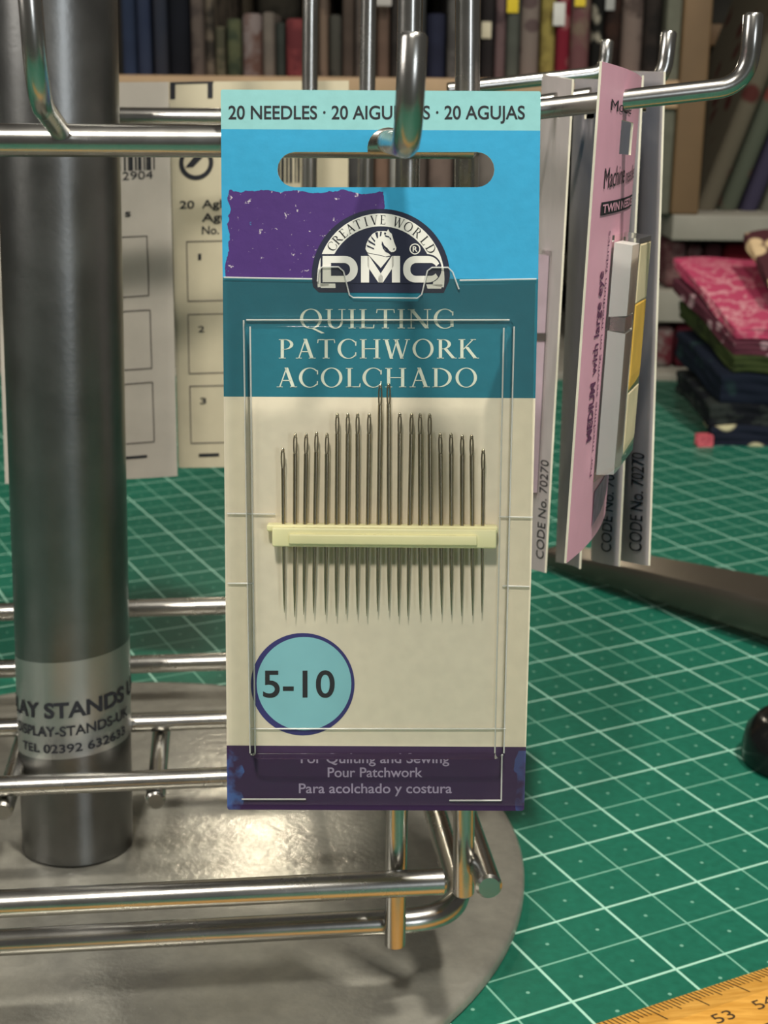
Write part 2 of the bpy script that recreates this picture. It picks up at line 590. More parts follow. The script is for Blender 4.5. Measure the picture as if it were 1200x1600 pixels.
upright(at(617, 1478, 23.5), at(641, 0, 23.5))
upright(at(724, 1398, 23.75), at(731, 0, 23.75))
upright(at(560, 985, 36.2), at(576, 0, 36.6))
upright(at(478, 985, 37.4), at(485, 0, 37.6))
l0 = fb - dX * 16.6
upright(Vector((l0.x, l0.y + .45, HZ - .2)), Vector((l0.x, l0.y + .45, 22)))
l1 = l0 + dY * 14.9
upright(Vector((l1.x, l1.y - .1, HZ - .2)), Vector((l1.x, l1.y - .1, 22)))
# hub: two cross rods hug the pole front and back, two more run front to back beneath them
HBZ = 2.95
for px, py in ((280, 1217), (280, 1127)):
    c1 = onz(px, py, HBZ)
    a, b = c1 - dX * 11.5, c1 + dX * 5.2
    mk('cross_rod', rod(a, b, .22), M_ROD, st)
for px, py in ((243, 1252), (4, 1269)):
    e = onz(px, py, HBZ - .44)
    mk('bearing_rod', rod(e, e + dY * 3.7, .215), M_ROD, st)

# hooks: arm, upturned tip


def hook(pts, r=RH, rad=.75, nm='hook'):
    P = [Vector(p) for p in pts]
    path = fillet(P, rad, 12)
    n = len(path)
    mk(nm, tube([path[0]] + path[1:-1] + [path[-1] - (path[-1] - path[-2]).normalized() * .05, path[-1]], [r] * n + [r * .75], 16), M_ROD, st)


hook([at(603, 221, 22.85), at(637, 226, 16.9), at(646, 50, 16.8)], .165, .7)
hook([at(93, 203, 22.0), at(60, 158, 19.0), at(42, -60, 18.8)], .15, .7)
hook([at(760, 180, 24.4), at(1168, 134, 24.6), at(1178, 19, 24.5)])
hook([at(770, 172, 30.5), at(1036, 132, 31.5), at(1046, 48, 31.5)])
hook([at(700, 140, 37.0), at(945, 113, 37.6), at(949, 62, 37.6)])
rs = ft + dY * 14.75
for px in (110, 470):
    p = at(px, 187, rs.y - .6)
    hook([p, p + dY * 4.6 - Vector((0, 0, .3)), p + dY * 4.7 + Vector((0, 0, .55))])

# ================================================================== NEEDLE CARD
YT, YB_ = 22.42, 20.92
TL, TR, BL, BR = at(345, 140, YT), at(845, 143, YT), at(355, 1265, YB_), at(818, 1267, YB_)
O = (BL + BR) / 2
ex = ((TR - TL) + (BR - BL)).normalized()
ey = ((TL + TR) / 2 - O); ey = (ey - ex * ey.dot(ex)).normalized()
ez = ex.cross(ey)                                   # towards the camera
MW = Matrix(((ex.x, ey.x, ez.x, O.x * CM), (ex.y, ey.y, ez.y, O.y * CM), (ex.z, ey.z, ez.z, O.z * CM), (0, 0, 0, 1)))


def cl(px, py, h=0.0):
    """photograph point -> card-plane coordinates (cm) at height h above the card back"""
    d = ray(px, py); o = Vector((0, 0, CAM_H)); q = O + ez * h
    p = o + d * ((q - o).dot(ez) / d.dot(ez)) - O
    return Vector((p.dot(ex), p.dot(ey), 0))


TK = .045
card = empty('needle_card', None, 'hanging blue, teal and cream needle pack with clear front, round 5-10 badge', 'needle pack', mat=MW)
outline = [cl(x, y, TK) for x, y in ((345, 142), (347, 140), (843, 142.5), (845, 145), (841, 437), (830, 900), (819, 1264), (816, 1267), (357, 1265), (355, 1262), (348, 433), (346, 300))]


def arc(cx, cy, r, a0, a1, n=10): return [(cx + r * math.cos(math.radians(a0 + (a1 - a0) * k / n)), cy - r * math.sin(math.radians(a0 + (a1 - a0) * k / n))) for k in range(n + 1)]


slot = arc(461, 265, 27.5, 90, 270) + arc(745, 265, 27.5, -90, 90) + arc(607, 232, 33, -10, 190, 14)
slot = [cl(x, y, TK) for x, y in slot]
V, Fs, top = plate([outline, slot], TK)

# printed front of the card
g = NT('card_print'); v = g.obj()
s_ = g.n('ShaderNodeSeparateXYZ'); g.put(s_.inputs[0], v)
cx_, cy_ = g.mth('MULTIPLY', s_.outputs[0], 100), g.mth('MULTIPLY', s_.outputs[1], 100)
rag = g.mth('SUBTRACT', g.noise(v, 900, 4), .5)
rag2 = g.mth('SUBTRACT', g.noise(v, 320, 4), .5)


def yv(py): return cl(600, py, TK).y


def below(py, wob=0.0): return g.mth('LESS_THAN', cy_, g.mth('ADD', g.mth('MULTIPLY', rag, wob), yv(py)) if wob else yv(py))


nz = g.noise(v, 500, 4)
var = g.ramp(nz, .3, .7)
def two(c1): return g.mix(var, tuple(k * .93 for k in lin(c1)[:3]) + (1,), lin(c1))


col = two((142, 198, 198))
col = g.mix(below(203), col, two((52, 158, 200)))
# purple patch, its edges scuffed
p0, p1 = cl(357, 430, TK), cl(598, 300, TK)
xr = g.mth('ADD', cx_, g.mth('MULTIPLY', rag2, .3)); yr = g.mth('ADD', cy_, g.mth('MULTIPLY', rag2, .22))
pm = g.mth('MULTIPLY', g.mth('MULTIPLY', g.mth('GREATER_THAN', xr, p0.x), g.mth('LESS_THAN', xr, p1.x)), g.mth('LESS_THAN', yr, p1.y))
wear = g.mth('LESS_THAN', g.noise(v, 620, 6, .65), .66)
col = g.mix(g.mth('MULTIPLY', pm, g.mth('MAXIMUM', wear, g.mth('GREATER_THAN', cx_, p0.x + .35))), col, two((74, 46, 112)))
scf = g.mth('MULTIPLY', pm, g.mth('GREATER_THAN', g.noise(v, 800, 5, .7), .65))
col = g.mix(scf, col, lin((188, 178, 186)))
col = g.mix(below(435), col, two((24, 108, 126)))
col = g.mix(below(621), col, two((228, 217, 194)))
col = g.mix(below(1166), col, two((62, 36, 76)))
# rubbed blue corners of the purple foot
lft = g.mth('LESS_THAN', g.mth('ADD', cx_, g.mth('MULTIPLY', rag2, .25)), cl(378, 1215, TK).x)
rgt = g.mth('GREATER_THAN', g.mth('ADD', cx_, g.mth('MULTIPLY', rag2, .25)), cl(806, 1215, TK).x)
rub = g.mth('MULTIPLY', g.mth('MULTIPLY', g.mth('MAXIMUM', lft, g.mth('MULTIPLY', rgt, .5)), below(1172)), g.ramp(g.noise(v, 260, 3), .42, .56))
col = g.mix(rub, col, lin((72, 98, 160)))
g.bump(g.noise(v, 700, 4), .12, .0003)
M_CARD = g.fin(col, .5, 0, .35)
backing = mk('backing_card', (V, Fs), [M_CARD, M_PAPER], card, smooth='keep', midx=[0 if t else 1 for t in top])

ZP = TK + .004


def pts(vf_px, h=ZP):
    """lettering/shape drawn in photograph points (y up negated) -> on the card"""
    out = []
    for q in vf_px[0]:
        p = cl(q.x, -q.y, TK); out.append(Vector((p.x, p.y, h)))
    return out, vf_px[1]


def poly(ps, h=ZP): return pts(([Vector((x, -y, 0)) for x, y in ps], [tuple(range(len(ps)))]), h)


mk('needle_count_print', pts(sans('20 NEEDLES · 20 AIGUILLES · 20 AGUJAS', 357, 820, -186, 21.5, .014)), M_INK, backing, smooth=False)
mk('title_print', join(pts(serif('QUILTING', 468, 709, -513, 30)), pts(serif('PATCHWORK', 434, 746, -560, 30)), pts(serif('ACOLCHADO', 432, 746, -605, 30))), M_CREAMINK, backing, smooth=False)
mk('use_print', join(pts(sans('For Quilting and Sewing', 470, 702, -1192, 15.5, .012)), pts(sans('Pour Patchwork', 512, 660, -1214, 15.5, .012)),
                     pts(sans('Para acolchado y costura', 467, 706, -1239, 15.5, .012))), M_LILAC, backing, smooth=False)
# size badge
disc = [(473 + 81 * math.cos(q), 1069 + 80 * math.sin(q)) for q in [2 * math.pi * k / 64 for k in range(64)]]
dis2 = [(475 + 74 * math.cos(q), 1068 + 73 * math.sin(q)) for q in [2 * math.pi * k / 64 for k in range(64)]]
bd = mk('size_badge', poly(disc), mat('indigo_ink', (48, 46, 112), .6), backing, smooth=False)
mk('badge_fill', poly(dis2, ZP + .003), mat('aqua_ink', (134, 196, 206), .6, var=.05), bd, smooth=False)
mk('size_number', pts(sans('5-10', 411, 523, -1089, 43, .012), ZP + .006), M_INK, bd, smooth=False)

# arched logo: drawn in a 1200 x 800 field over the photograph rectangle 480..720 x 320..480
def L(x, y): return (480 + x / 5, 320 + y / 5)


def ell(cx, cy, rx, ry, a0, a1, n=40): return [L(cx + rx * math.cos(math.radians(a0 + (a1 - a0) * k / n)), cy - ry * math.sin(math.radians(a0 + (a1 - a0) * k / n))) for k in range(n + 1)]


lg = mk('logo', poly(ell(575, 560, 540, 528, 0, 180) + [L(45, 640), L(92, 685), L(1066, 690), L(1106, 600)]), M_NAVY, backing, smooth=False)


def strip(o, i):
    V = []
    for a, b in zip(o, i): V += [Vector((a[0], -a[1], 0)), Vector((b[0], -b[1], 0))]
    return V, [(2 * k, 2 * k + 2, 2 * k + 3, 2 * k + 1) for k in range(len(o) - 1)]


band = strip(ell(575, 575, 497, 507, -8, 188, 60), ell(575, 575, 410, 407, -8, 188, 60))
feet = [poly([L(100, 615), L(220, 615), L(222, 650), L(106, 650)], ZP + .003), poly([L(930, 622), L(1058, 622), L(1046, 655), L(940, 655)], ZP + .003)]
mk('logo_band', join(pts(band, ZP + .003), *feet), M_WHITE, lg, smooth=False)
arcl = []
for word, a0, a1 in (('CREATIVE', 147.5, 88), ('WORLD', 72, 29.5)):
    for k, ch in enumerate(word):
        a = math.radians(a0 + (a1 - a0) * k / (len(word) - 1))
        (gv, gf), wd = glyph(ch)
        rr_, sz = 415, 72
        o = []
        for q in gv:
            lx, ly = (q.x - wd / 2) * sz, rr_ + q.y * sz
            X_, Y_ = 575 + lx * math.sin(a) + ly * math.cos(a), 567 - (ly * math.sin(a) - lx * math.cos(a))
            X_ = 575 + ly * math.cos(a) + lx * math.sin(a); Y_ = 567 - ly * math.sin(a) + lx * math.cos(a)
            P_ = L(X_, Y_); o.append(Vector((P_[0], -P_[1], 0)))
        arcl.append(pts((o, gf), ZP + .006))
mk('logo_motto', join(*arcl), M_INK, lg, smooth=False)


def rrect(x0, x1, y0, y1, r, n=8, sq=()):
    out = []
    for cx, cy, a, nm in ((x1 - r, y0 + r, 90, 'tr'), (x0 + r, y0 + r, 180, 'tl'), (x0 + r, y1 - r, 270, 'bl'), (x1 - r, y1 - r, 360, 'br')):
        # angles run counter clockwise with y downwards on the page
        if nm in sq:
            out += [L({'tr': x1, 'tl': x0, 'bl': x0, 'br': x1}[nm], {'tr': y0, 'tl': y0, 'bl': y1, 'br': y1}[nm])] * (n + 1)
        else:
            s0 = {'tr': 0, 'tl': 90, 'bl': 180, 'br': 270}[nm]
            out += [L(cx + r * math.cos(math.radians(s0 + 90 * k / n)), cy - r * math.sin(math.radians(s0 + 90 * k / n))) for k in range(n + 1)]
    return out + [out[0]]


# dark keyline round the three letters, then the letters
kl = [poly(rrect(105, 1050, 385, 612, 110, sq=('tl', 'bl'))[:-1], ZP + .007)]
mk('logo_keyline', join(*kl), M_NAVY, lg, smooth=False)
ZL = ZP + .010
Dl = pts(strip(rrect(120, 395, 400, 605, 100, sq=('tl', 'bl')), rrect(186, 335, 455, 555, 45, sq=('tl', 'bl'))), ZL)
Ml = [poly([L(*q) for q in p], ZL) for p in ([(420, 400), (484, 400), (484, 607), (420, 607)], [(662, 400), (725, 400), (725, 607), (662, 607)],
      [(484, 400), (590, 560), (590, 607), (556, 607), (470, 478), (470, 400)], [(662, 400), (676, 400), (676, 478), (592, 607), (556, 607), (556, 565)])]
cO, cI = rrect(750, 1038, 400, 607, 95), rrect(806, 1010, 455, 555, 45)
Cl = strip(cO, cI)
Cl = pts((Cl[0], [f for f in Cl[1] if not (all(Cl[0][i].x > 480 + 985 / 5 for i in f) and -490 / 5 - 320 > min(Cl[0][i].y for i in f) and sum(Cl[0][i].y for i in f) / 4 < -320 - 470 / 5 and sum(Cl[0][i].y for i in f) / 4 > -320 - 545 / 5)]), ZL)
mk('logo_letters', join(Dl, Cl, *Ml), M_WHITE, lg, smooth=False)
head = [(470, 372), (455, 345), (462, 305), (482, 262), (510, 228), (545, 208), (600, 206), (622, 208), (632, 190), (644, 214), (660, 226), (668, 252), (678, 290), (696, 336), (694, 354), (678, 368), (656, 370), (642, 358), (628, 340), (612, 326), (600, 316), (602, 338), (622, 366), (652, 396), (612, 404), (560, 390), (510, 382)]
chest = [(470, 380), (520, 388), (570, 398), (620, 410), (648, 405), (575, 494)]
mk('logo_horse', join(poly([L(*q) for q in head], ZL), poly([L(*q) for q in chest], ZL)), M_WHITE, lg, smooth=False)
mane = [[(463, 312), (520, 338), (524, 350), (470, 328)], [(474, 272), (530, 306), (532, 320), (480, 292)], [(496, 240), (532, 280), (528, 294), (504, 262)],
        [(530, 218), (552, 212), (554, 256), (546, 264)], [(570, 210), (584, 210), (578, 240), (568, 250)],
        [(584, 284), (594, 300), (602, 318), (604, 344), (634, 378), (612, 368), (592, 340), (582, 310)],
        [(606, 236), (640, 246), (644, 256), (612, 250)], [(646, 252), (658, 268), (654, 276), (642, 262)], [(672, 342), (684, 340), (682, 350), (672, 352)], [(606, 212), (618, 224), (610, 236), (600, 226)]]
mk('mane_strokes', join(*[poly([L(*q) for q in p], ZL + .003) for p in mane]), M_NAVY, lg, smooth=False)
rg = pts(strip(ell(842, 345, 43, 43, 0, 360), ell(842, 345, 34, 34, 0, 360)), ZL)
rg2 = pts(sans('R', L(824, 0)[0], L(862, 0)[0], -L(0, 366)[1], 8.5, .02), ZL)
mk('registered_mark', join(rg, rg2), M_WHITE, lg, smooth=False)

# clear blister: flat flange welded to the card with two tongues over the logo, raised window
FL = TK + .02
fo = [cl(x, y, FL) for x, y in ((349, 433), (490, 436), (496, 421), (502, 417), (530, 417), (537, 423), (545, 460), (550, 465), (654, 466), (659, 461), (667, 424), (674, 418), (700, 418), (706, 424), (715, 441), (838, 437), (829, 900), (819, 1258), (359, 1256))]
bx0, bx1, by0, by1 = 381, 803, 497, 1178
tlc, trc, blc, brc = cl(bx0 - 1, by0, FL), cl(bx1, by0 + 1, FL), cl(bx0 + 10, by1, FL), cl(bx1 - 17, by1, FL)


def rloop(inset, r, z, n=6):
    C = [(trc, -1, -1, 0), (tlc, 1, -1, 90), (blc, 1, 1, 180), (brc, -1, 1, 270)]
    out = []
    for c_, sx_, sy_, a in C:
        cx, cy = c_.x + sx_ * (inset + r), c_.y + sy_ * (inset + r)
        for k in range(n + 1):
            q = math.radians(a + 90 * k / n)
            out.append(Vector((cx + r * math.cos(q), cy + r * math.sin(q), z)))
    return out


hole = rloop(0, .12, 0)
V, Fs, _ = plate([fo, [(p.x, p.y) for p in hole]], .018, FL)
loops = [rloop(0, .12, FL + .018), rloop(.02, .12, FL + .05), rloop(.05, .12, FL + .40), rloop(.065, .12, FL + .46), rloop(.10, .11, FL + .495), rloop(.15, .1, FL + .505)]
BV, BF = [p for l in loops for p in l], []
nn = len(loops[0])
for i in range(len(loops) - 1):
    for k in range(nn): BF.append((i * nn + k, i * nn + (k + 1) % nn, (i + 1) * nn + (k + 1) % nn, (i + 1) * nn + k))
BF.append(tuple((len(loops) - 1) * nn + k for k in range(nn)))
bl_ = mk('blister', join((V, Fs), (BV, BF)), M_CLEAR, card, angle=60)
ridges = []
for a, b in (((355, 802), (430, 803)), ((779, 807), (832, 808)), ((356, 911), (396, 911)), ((785, 915), (827, 916)), ((392, 1138), (790, 1138)),
             ((350, 433.5), (488, 436)), ((718, 438), (838, 436)), ((378, 1248), (478, 1248)), ((702, 1250), (783, 1250)), ((783, 1250), (784, 1180)),
             ((381, 500), (391, 1176)), ((391, 510), (399, 1176)), ((803, 510), (787, 1176)), ((787, 512), (773, 1176)), ((385, 500), (796, 500)), ((392, 1178), (786, 1179))):
    p, q = cl(*a, FL), cl(*b, FL)
    zz = FL + .022
    ridges.append(tube([Vector((p.x, p.y, zz)), Vector((q.x, q.y, zz))], .014, 6))
for pth in (((496, 440), (498, 422), (504, 417), (529, 417), (537, 424), (546, 461), (552, 465), (652, 466), (659, 460), (668, 423), (675, 418), (700, 418), (707, 425), (717, 452)),):
    ridges.append(tube([Vector((cl(*a, FL).x, cl(*a, FL).y, FL + .022)) for a in pth], .013, 6))
mk('moulded_edges', join(*ridges), M_CLEAR2, bl_)

# needle holder: cream bar with a raised strip
def put(vf): return vf


HB, HT = FL + .01, .40
a0, a1 = cl(424, 822, HT), cl(778, 857, HT)
hv = []
hl, hr, hb, ht = cl(425, 0 + 840, HT).x, cl(776, 840, HT).x, cl(600, 856, HT).y, cl(600, 826, HT).y
sl = (cl(776, 858, HT).y - cl(425, 855, HT).y) / (hr - hl)


def skew(vf, z=None):
    return [Vector((q.x, q.y + sl * (q.x - (hl + hr) / 2), q.z)) for q in vf[0]], vf[1]


def world(vf): return [MW @ (q * CM) / CM for q in vf[0]], vf[1]


hold_o = O + ex * ((hl + hr) / 2) + ey * hb
hold = empty('needle_holder', hold_o, 'cream plastic bar gripping the needles inside the clear pack', 'needle holder')
body = join(skew(box(hl, hr, hb, ht, HB, HT, .03)), skew(box(hl - .09, hr + .03, ht - .08, ht + .03, HB + .0, HT - .1, .03)))
mk('bar', world(body), M_HOLD, hold)
mk('raised_strip', world(skew(box(hl + .26, hr - .3, hb + .05, ht - .09, HT - .02, HT + .06, .025))), M_HOLD, hold)

# the twenty needles, long in the middle
NX = [235, 280, 320, 357, 395, 432, 470, 505, 547, 587, 617, 657, 700, 730, 765, 803, 842, 882, 916, 958]
NT_ = [275, 222, 222, 217, 222, 150, 150, 150, 150, 45, 42, 148, 150, 150, 152, 222, 222, 228, 228, 280]
NBX = [240, 277, 310, 345, 388, 427, 463, 503, 537, 576, 617, 652, 685, 730, 768, 808, 843, 880, 920, 953]
NBY = [872, 888, 880, 875, 880, 885, 878, 878, 885, 868, 866, 885, 885, 880, 878, 878, 880, 885, 883, 872]
ORD = ['first', 'second', 'third', 'fourth', 'fifth', 'sixth', 'seventh', 'eighth', 'ninth', 'tenth', 'eleventh', 'twelfth', 'thirteenth', 'fourteenth', 'fifteenth', 'sixteenth', 'seventeenth', 'eighteenth', 'nineteenth', 'last']
ZN = .24
for i in range(20):
    zt = ZN + random.uniform(-.01, .02)
    a = cl(340 + NX[i] / 2.308, 580 + NT_[i] / 2.307, ZN); b = cl(340 + NBX[i] / 2.308, 580 + NBY[i] / 2.307, ZN)
    a = Vector((a.x, a.y, zt)); b = Vector((b.x, b.y, ZN - .03))
    d = (a - b).normalized(); sd = Vector((0, 0, 1)).cross(d).normalized()
    ln = (a - b).length
    r = .034 if i not in (0, 19) else .029
    eye = .26
    e0 = a - d * (eye + .06)
    path = [b, b + d * .15, b + d * .5, b + d * 1.1, e0 - d * .6, e0]
    rr = [.003, .012, r * .75, r, r, r * 1.05]
    sh = tube(path, rr, 10)
    # flattened eye: an oblong ring of wire closed by a point
    lp = []
    for k in range(20):
        q = 2 * math.pi * k / 20
        lp.append(e0 + d * (eye / 2 + math.sin(q) * (eye / 2 + .01)) + sd * (1 if math.cos(q) > 0 else -1) * abs(math.cos(q)) ** .45 * .022)
    ey_ = tube(lp, .0135, 8, closed=True)
    tip = tube([a - d * .07, a - d * .03, a], [.026, .028, .008], 8)
    how = 'tallest of all' if i in (9, 10) else ('shortest and set lowest' if i in (0, 19) else 'standing in the cream holder')
    lab = f'steel sewing needle, {ORD[i]} from the left, {how}'
    n_o = mk('sewing_needle', world(join(sh, ey_, tip)), M_NEEDLE, origin=MW @ (b * CM) / CM)
    tag(n_o, lab, 'needle', 'needles in the cream holder')

# ================================================================== CARDS ON THE OTHER HOOKS
class Sheet:
    """a bendable card between four corner places; u runs from the first edge to the second, v from top to foot"""
    def __init__(s, tl, tr, bl, br, bow=0.0, th=.04, curl=0.0):
        s.c = tl, tr, bl, br; s.bow = bow; s.th = th; s.curl = curl
        s.n = ((tr - tl).cross(bl - tl)).normalized()
        if s.n.dot(Vector((0, 0, CAM_H)) - tl) < 0: s.n = -s.n      # the side that shows

    def p(s, u, v, off=0.0):
        tl, tr, bl, br = s.c
        q = (tl * (1 - u) + tr * u) * (1 - v) + (bl * (1 - u) + br * u) * v
        b = s.bow * 4 * u * (1 - u) + s.curl * max(0, .12 - v) / .12 * 1.0
        return q + s.n * (b + off)

    def mesh(s, nu=16, nv=40, hole=None, cut=None):
        V = [s.p(i / nu, j / nv) for j in range(nv + 1) for i in range(nu + 1)]
        m = len(V)
        V += [s.p(i / nu, j / nv, -s.th) for j in range(nv + 1) for i in range(nu + 1)]
        keep = set()
        for j in range(nv):
            for i in range(nu):
                u, v = (i + .5) / nu, (j + .5) / nv
                if hole and hole[0] < u < hole[1] and hole[2] < v < hole[3]: continue
                keep.add((i, j))
        Fs, mi = [], []
        ix = lambda i, j, k=0: k * m + j * (nu + 1) + i
        for i, j in keep:
            Fs.append((ix(i, j), ix(i + 1, j), ix(i + 1, j + 1), ix(i, j + 1))); mi.append(0)
            Fs.append((ix(i, j, 1), ix(i, j + 1, 1), ix(i + 1, j + 1, 1), ix(i + 1, j, 1))); mi.append(1)
            for di, dj, e in ((-1, 0, ((i, j), (i, j + 1))), (1, 0, ((i + 1, j), (i + 1, j + 1))), (0, -1, ((i, j), (i + 1, j))), (0, 1, ((i, j + 1), (i + 1, j + 1)))):
                if (i + di, j + dj) not in keep:
                    (a, b), (c_, d_) = e
                    Fs.append((ix(a, b), ix(c_, d_), ix(c_, d_, 1), ix(a, b, 1))); mi.append(2)
        return (V, Fs), mi

    def ink(s, vf, off=.012):
        """lettering in (u, v) units"""
        return [s.p(q.x, q.y, off) for q in vf[0]], vf[1]


def uvtext(txt, u0, v0, du, dv, hu, hv, bold=.01):
    """text running from (u0,v0) along (du,dv); its letters rise by (hu,hv)"""
    V, Fs = sans(txt, 0, 1, 0, 1, bold)
    return [Vector((u0 + q.x * du + q.y * hu, v0 + q.x * dv + q.y * hv, 0)) for q in V], Fs


M_GREY = mat('grey_white_card', (218, 208, 206), .7, var=.05)
M_GREY2 = mat('old_cream_card', (214, 206, 184), .75, var=.05)
M_TEALFR = mat('blue_printed_face', (40, 84, 118), .5)
M_PINKFR = mat('pink_printed_face', (232, 172, 192), .5, var=.05)


def hang(name, sh, label, cat, group, mats, hole=None, **kw):
    base = (sh.c[2] + sh.c[3]) / 2
    e = empty(name, base, label, cat, group)
    vf, mi = sh.mesh(hole=hole, **kw)
    cd = mk('card', vf, mats, e, smooth='keep', midx=mi)
    for p in cd.data.polygons: p.use_smooth = True
    cd.data.set_sharp_from_angle(angle=math.radians(35))
    return e, cd


YN, YFA = 29.0, 33.2
GR = 'grey backed cards on the right hook'
s1 = Sheet(at(847, 116, YFA), at(894, 124, YN), at(813, 884, YFA), at(851, 895, YN), .0, curl=.0)
s2 = Sheet(at(898, 123, YFA), at(938, 124, YN), at(868, 878, YFA), at(905, 889, YN), -.1)
s4 = Sheet(at(955, 118, YFA), at(1003, 118, YN), at(923, 874, YFA), at(966, 885, YN), .1)
s5 = Sheet(at(985, 111, YFA), at(1037, 112, YN), at(962, 872, YFA), at(1013, 884, YN), .12)
labs = ['grey backed hanging card with clear tube, right beside the big needle pack', 'shadowed grey backed card hanging between the pink pack and its lighter neighbour',
        'grey backed card mostly hidden behind the pink pack, only its lower corner showing', 'outermost grey backed card reading CODE No. 70270, catching bright light on its edge']
for k, (s, lab, code, t0) in enumerate(zip((s1, s2, s4, s5), labs, ('CODE No. 70270', None, 'CODE No. 70270', 'CODE No. 70270'), (.94, 0, .84, .88))):
    e, cd = hang('machine_needle_card', s, lab, 'needle pack', GR, [M_GREY, M_TEALFR, M_PAPER], hole=(.3, .7, .045, .085))
    if code:
        mk('code_print', s.ink(uvtext(code, t0, .972, 0, -.215, -.29, 0, .0)), M_INK, cd, smooth=False)
    if k == 0:
        bx = []
        for (u0, u1, v0, v1, h) in ((.30, .66, .33, .84, .3),):
            V = [s.p(u, v, o) for o in (.0, h) for u, v in ((u0, v0), (u1, v0), (u1, v1), (u0, v1))]
            bx.append((V, [(4, 5, 6, 7), (0, 1, 5, 4), (1, 2, 6, 5), (2, 3, 7, 6), (3, 0, 4, 7)]))
        mk('clear_cover', join(*bx), M_CLEAR, cd, smooth=False)
        V = [s.p(u, v, o) for o in (.02, .25) for u, v in ((.36, .34), (.60, .34), (.60, .83), (.36, .83))]
        mk('needle_tube', (V, [(4, 5, 6, 7), (0, 1, 5, 4), (1, 2, 6, 5), (2, 3, 7, 6), (3, 0, 4, 7)]), mat('mauve_plastic', (206, 186, 200), .35), cd, smooth=False)
        V = [s.p(u, v, o) for o in (.02, .27) for u, v in ((.35, .495), (.61, .495), (.61, .51), (.35, .51))]
        mk('dark_band', (V, [(4, 5, 6, 7), (0, 1, 5, 4), (1, 2, 6, 5), (2, 3, 7, 6), (3, 0, 4, 7)]), M_INKG, cd, smooth=False)

# the pink pack, swung round on the nearest hook
sp = Sheet(at(941, 96, 22.9), at(1003, 122, 26.9), at(885, 880, 22.9), at(946, 800, 26.9), .12)
e, cd = hang('twin_needle_pack', sp, 'pink twin needle pack with yellow insert, swung towards the camera on its hook', 'needle pack', None, [M_PINKFR, M_GREY, M_PAPER], hole=(.36, .70, .10, .175), nu=24, nv=60)
mk('title_print', join(sp.ink(uvtext('Machine', .14, .236, .40, -.012, 0, -.042, .0)), sp.ink(uvtext('needles', .58, .226, .36, -.012, 0, -.034, .0))), M_INK, cd, smooth=False)
bar = [Vector((.12 + .82 * k / 12, v0 - .012 * k / 12, 0)) for k in range(13) for v0 in (.262, .288)]
mk('title_bar', sp.ink((bar, [(2 * k, 2 * k + 2, 2 * k + 3, 2 * k + 1) for k in range(12)])), M_INK, cd, smooth=False)
mk('title_bar_print', sp.ink(uvtext('TWIN NEEDLE', .14, .283, .76, -.012, 0, -.017, .02), .02), M_PINKFR, cd, smooth=False)
mk('size_print', join(sp.ink(uvtext('MEDIUM', .245, .755, 0, -.125, -.085, 0, .03)), sp.ink(uvtext('with large eye', .245, .615, 0, -.215, -.085, 0, .015)),
                      sp.ink(uvtext('For machine sewing on medium fabrics', .31, .84, 0, -.52, -.04, 0, .0))), mat('plum_ink', (96, 44, 84), .7), cd, smooth=False)
mk('heading_print', sp.ink(uvtext('Mode', .16, .085, .42, .0, 0, -.022, .0)), M_INK, cd, smooth=False)


def solid(s, u0, u1, v0, v1, o0, o1, inset=0.0, sl=0.0):
    V = [s.p(u, v, o0) for u, v in ((u0, v0), (u1, v0), (u1, v1), (u0, v1))]
    V += [s.p(u, v, o1) for u, v in ((u0 + inset, v0 + inset * .4), (u1 - inset, v0 + inset * .4), (u1 - inset, v1 - inset * .4 - sl), (u0 + inset, v1 - inset * .4 - sl))]
    return V, [(0, 1, 2, 3), (4, 5, 6, 7), (0, 1, 5, 4), (1, 2, 6, 5), (2, 3, 7, 6), (3, 0, 4, 7)]


M_MILK = mat('milky_plastic', (228, 226, 222), .35, var=.03)
mk('yellow_insert', solid(sp, .40, .755, .47, .66, .452, .468, .01, .03), mat('yellow_insert', (240, 190, 84), .5), cd, smooth=False)
mk('cream_insert', join(solid(sp, .40, .755, .345, .47, .452, .466, .01), solid(sp, .40, .755, .66, .80, .452, .466, .01, .02)), mat('cream_insert', (232, 214, 176), .5), cd, smooth=False)
mk('clear_cover', solid(sp, .36, .76, .33, .86, .01, .46, .01, .04), M_COVER, cd, smooth=False)
mk('needle_tube', solid(sp, .385, .60, .345, .50, .03, .33, .01), M_MILK, cd, smooth=False)
mk('needle_tube', solid(sp, .385, .60, .53, .845, .03, .33, .01), M_MILK, cd, smooth=False)
mk('tube_clamp', solid(sp, .40, .60, .50, .53, .05, .31, .0), M_ROD, cd, smooth=False)
fp = [Vector((u, v, 0)) for u, a, b in ((.40, .885, .965), (.5, .882, .96), (.62, .879, .955), (.72, .877, .945), (.82, .874, .933), (.93, .872, .92)) for v in (a, b)]
mk('foil_patch', sp.ink((fp, [(2 * k, 2 * k + 2, 2 * k + 3, 2 * k + 1) for k in range(5)]), .015), mat('mauve_worn_print', (150, 112, 140), .4, var=.4, scale=400), cd, smooth=False)

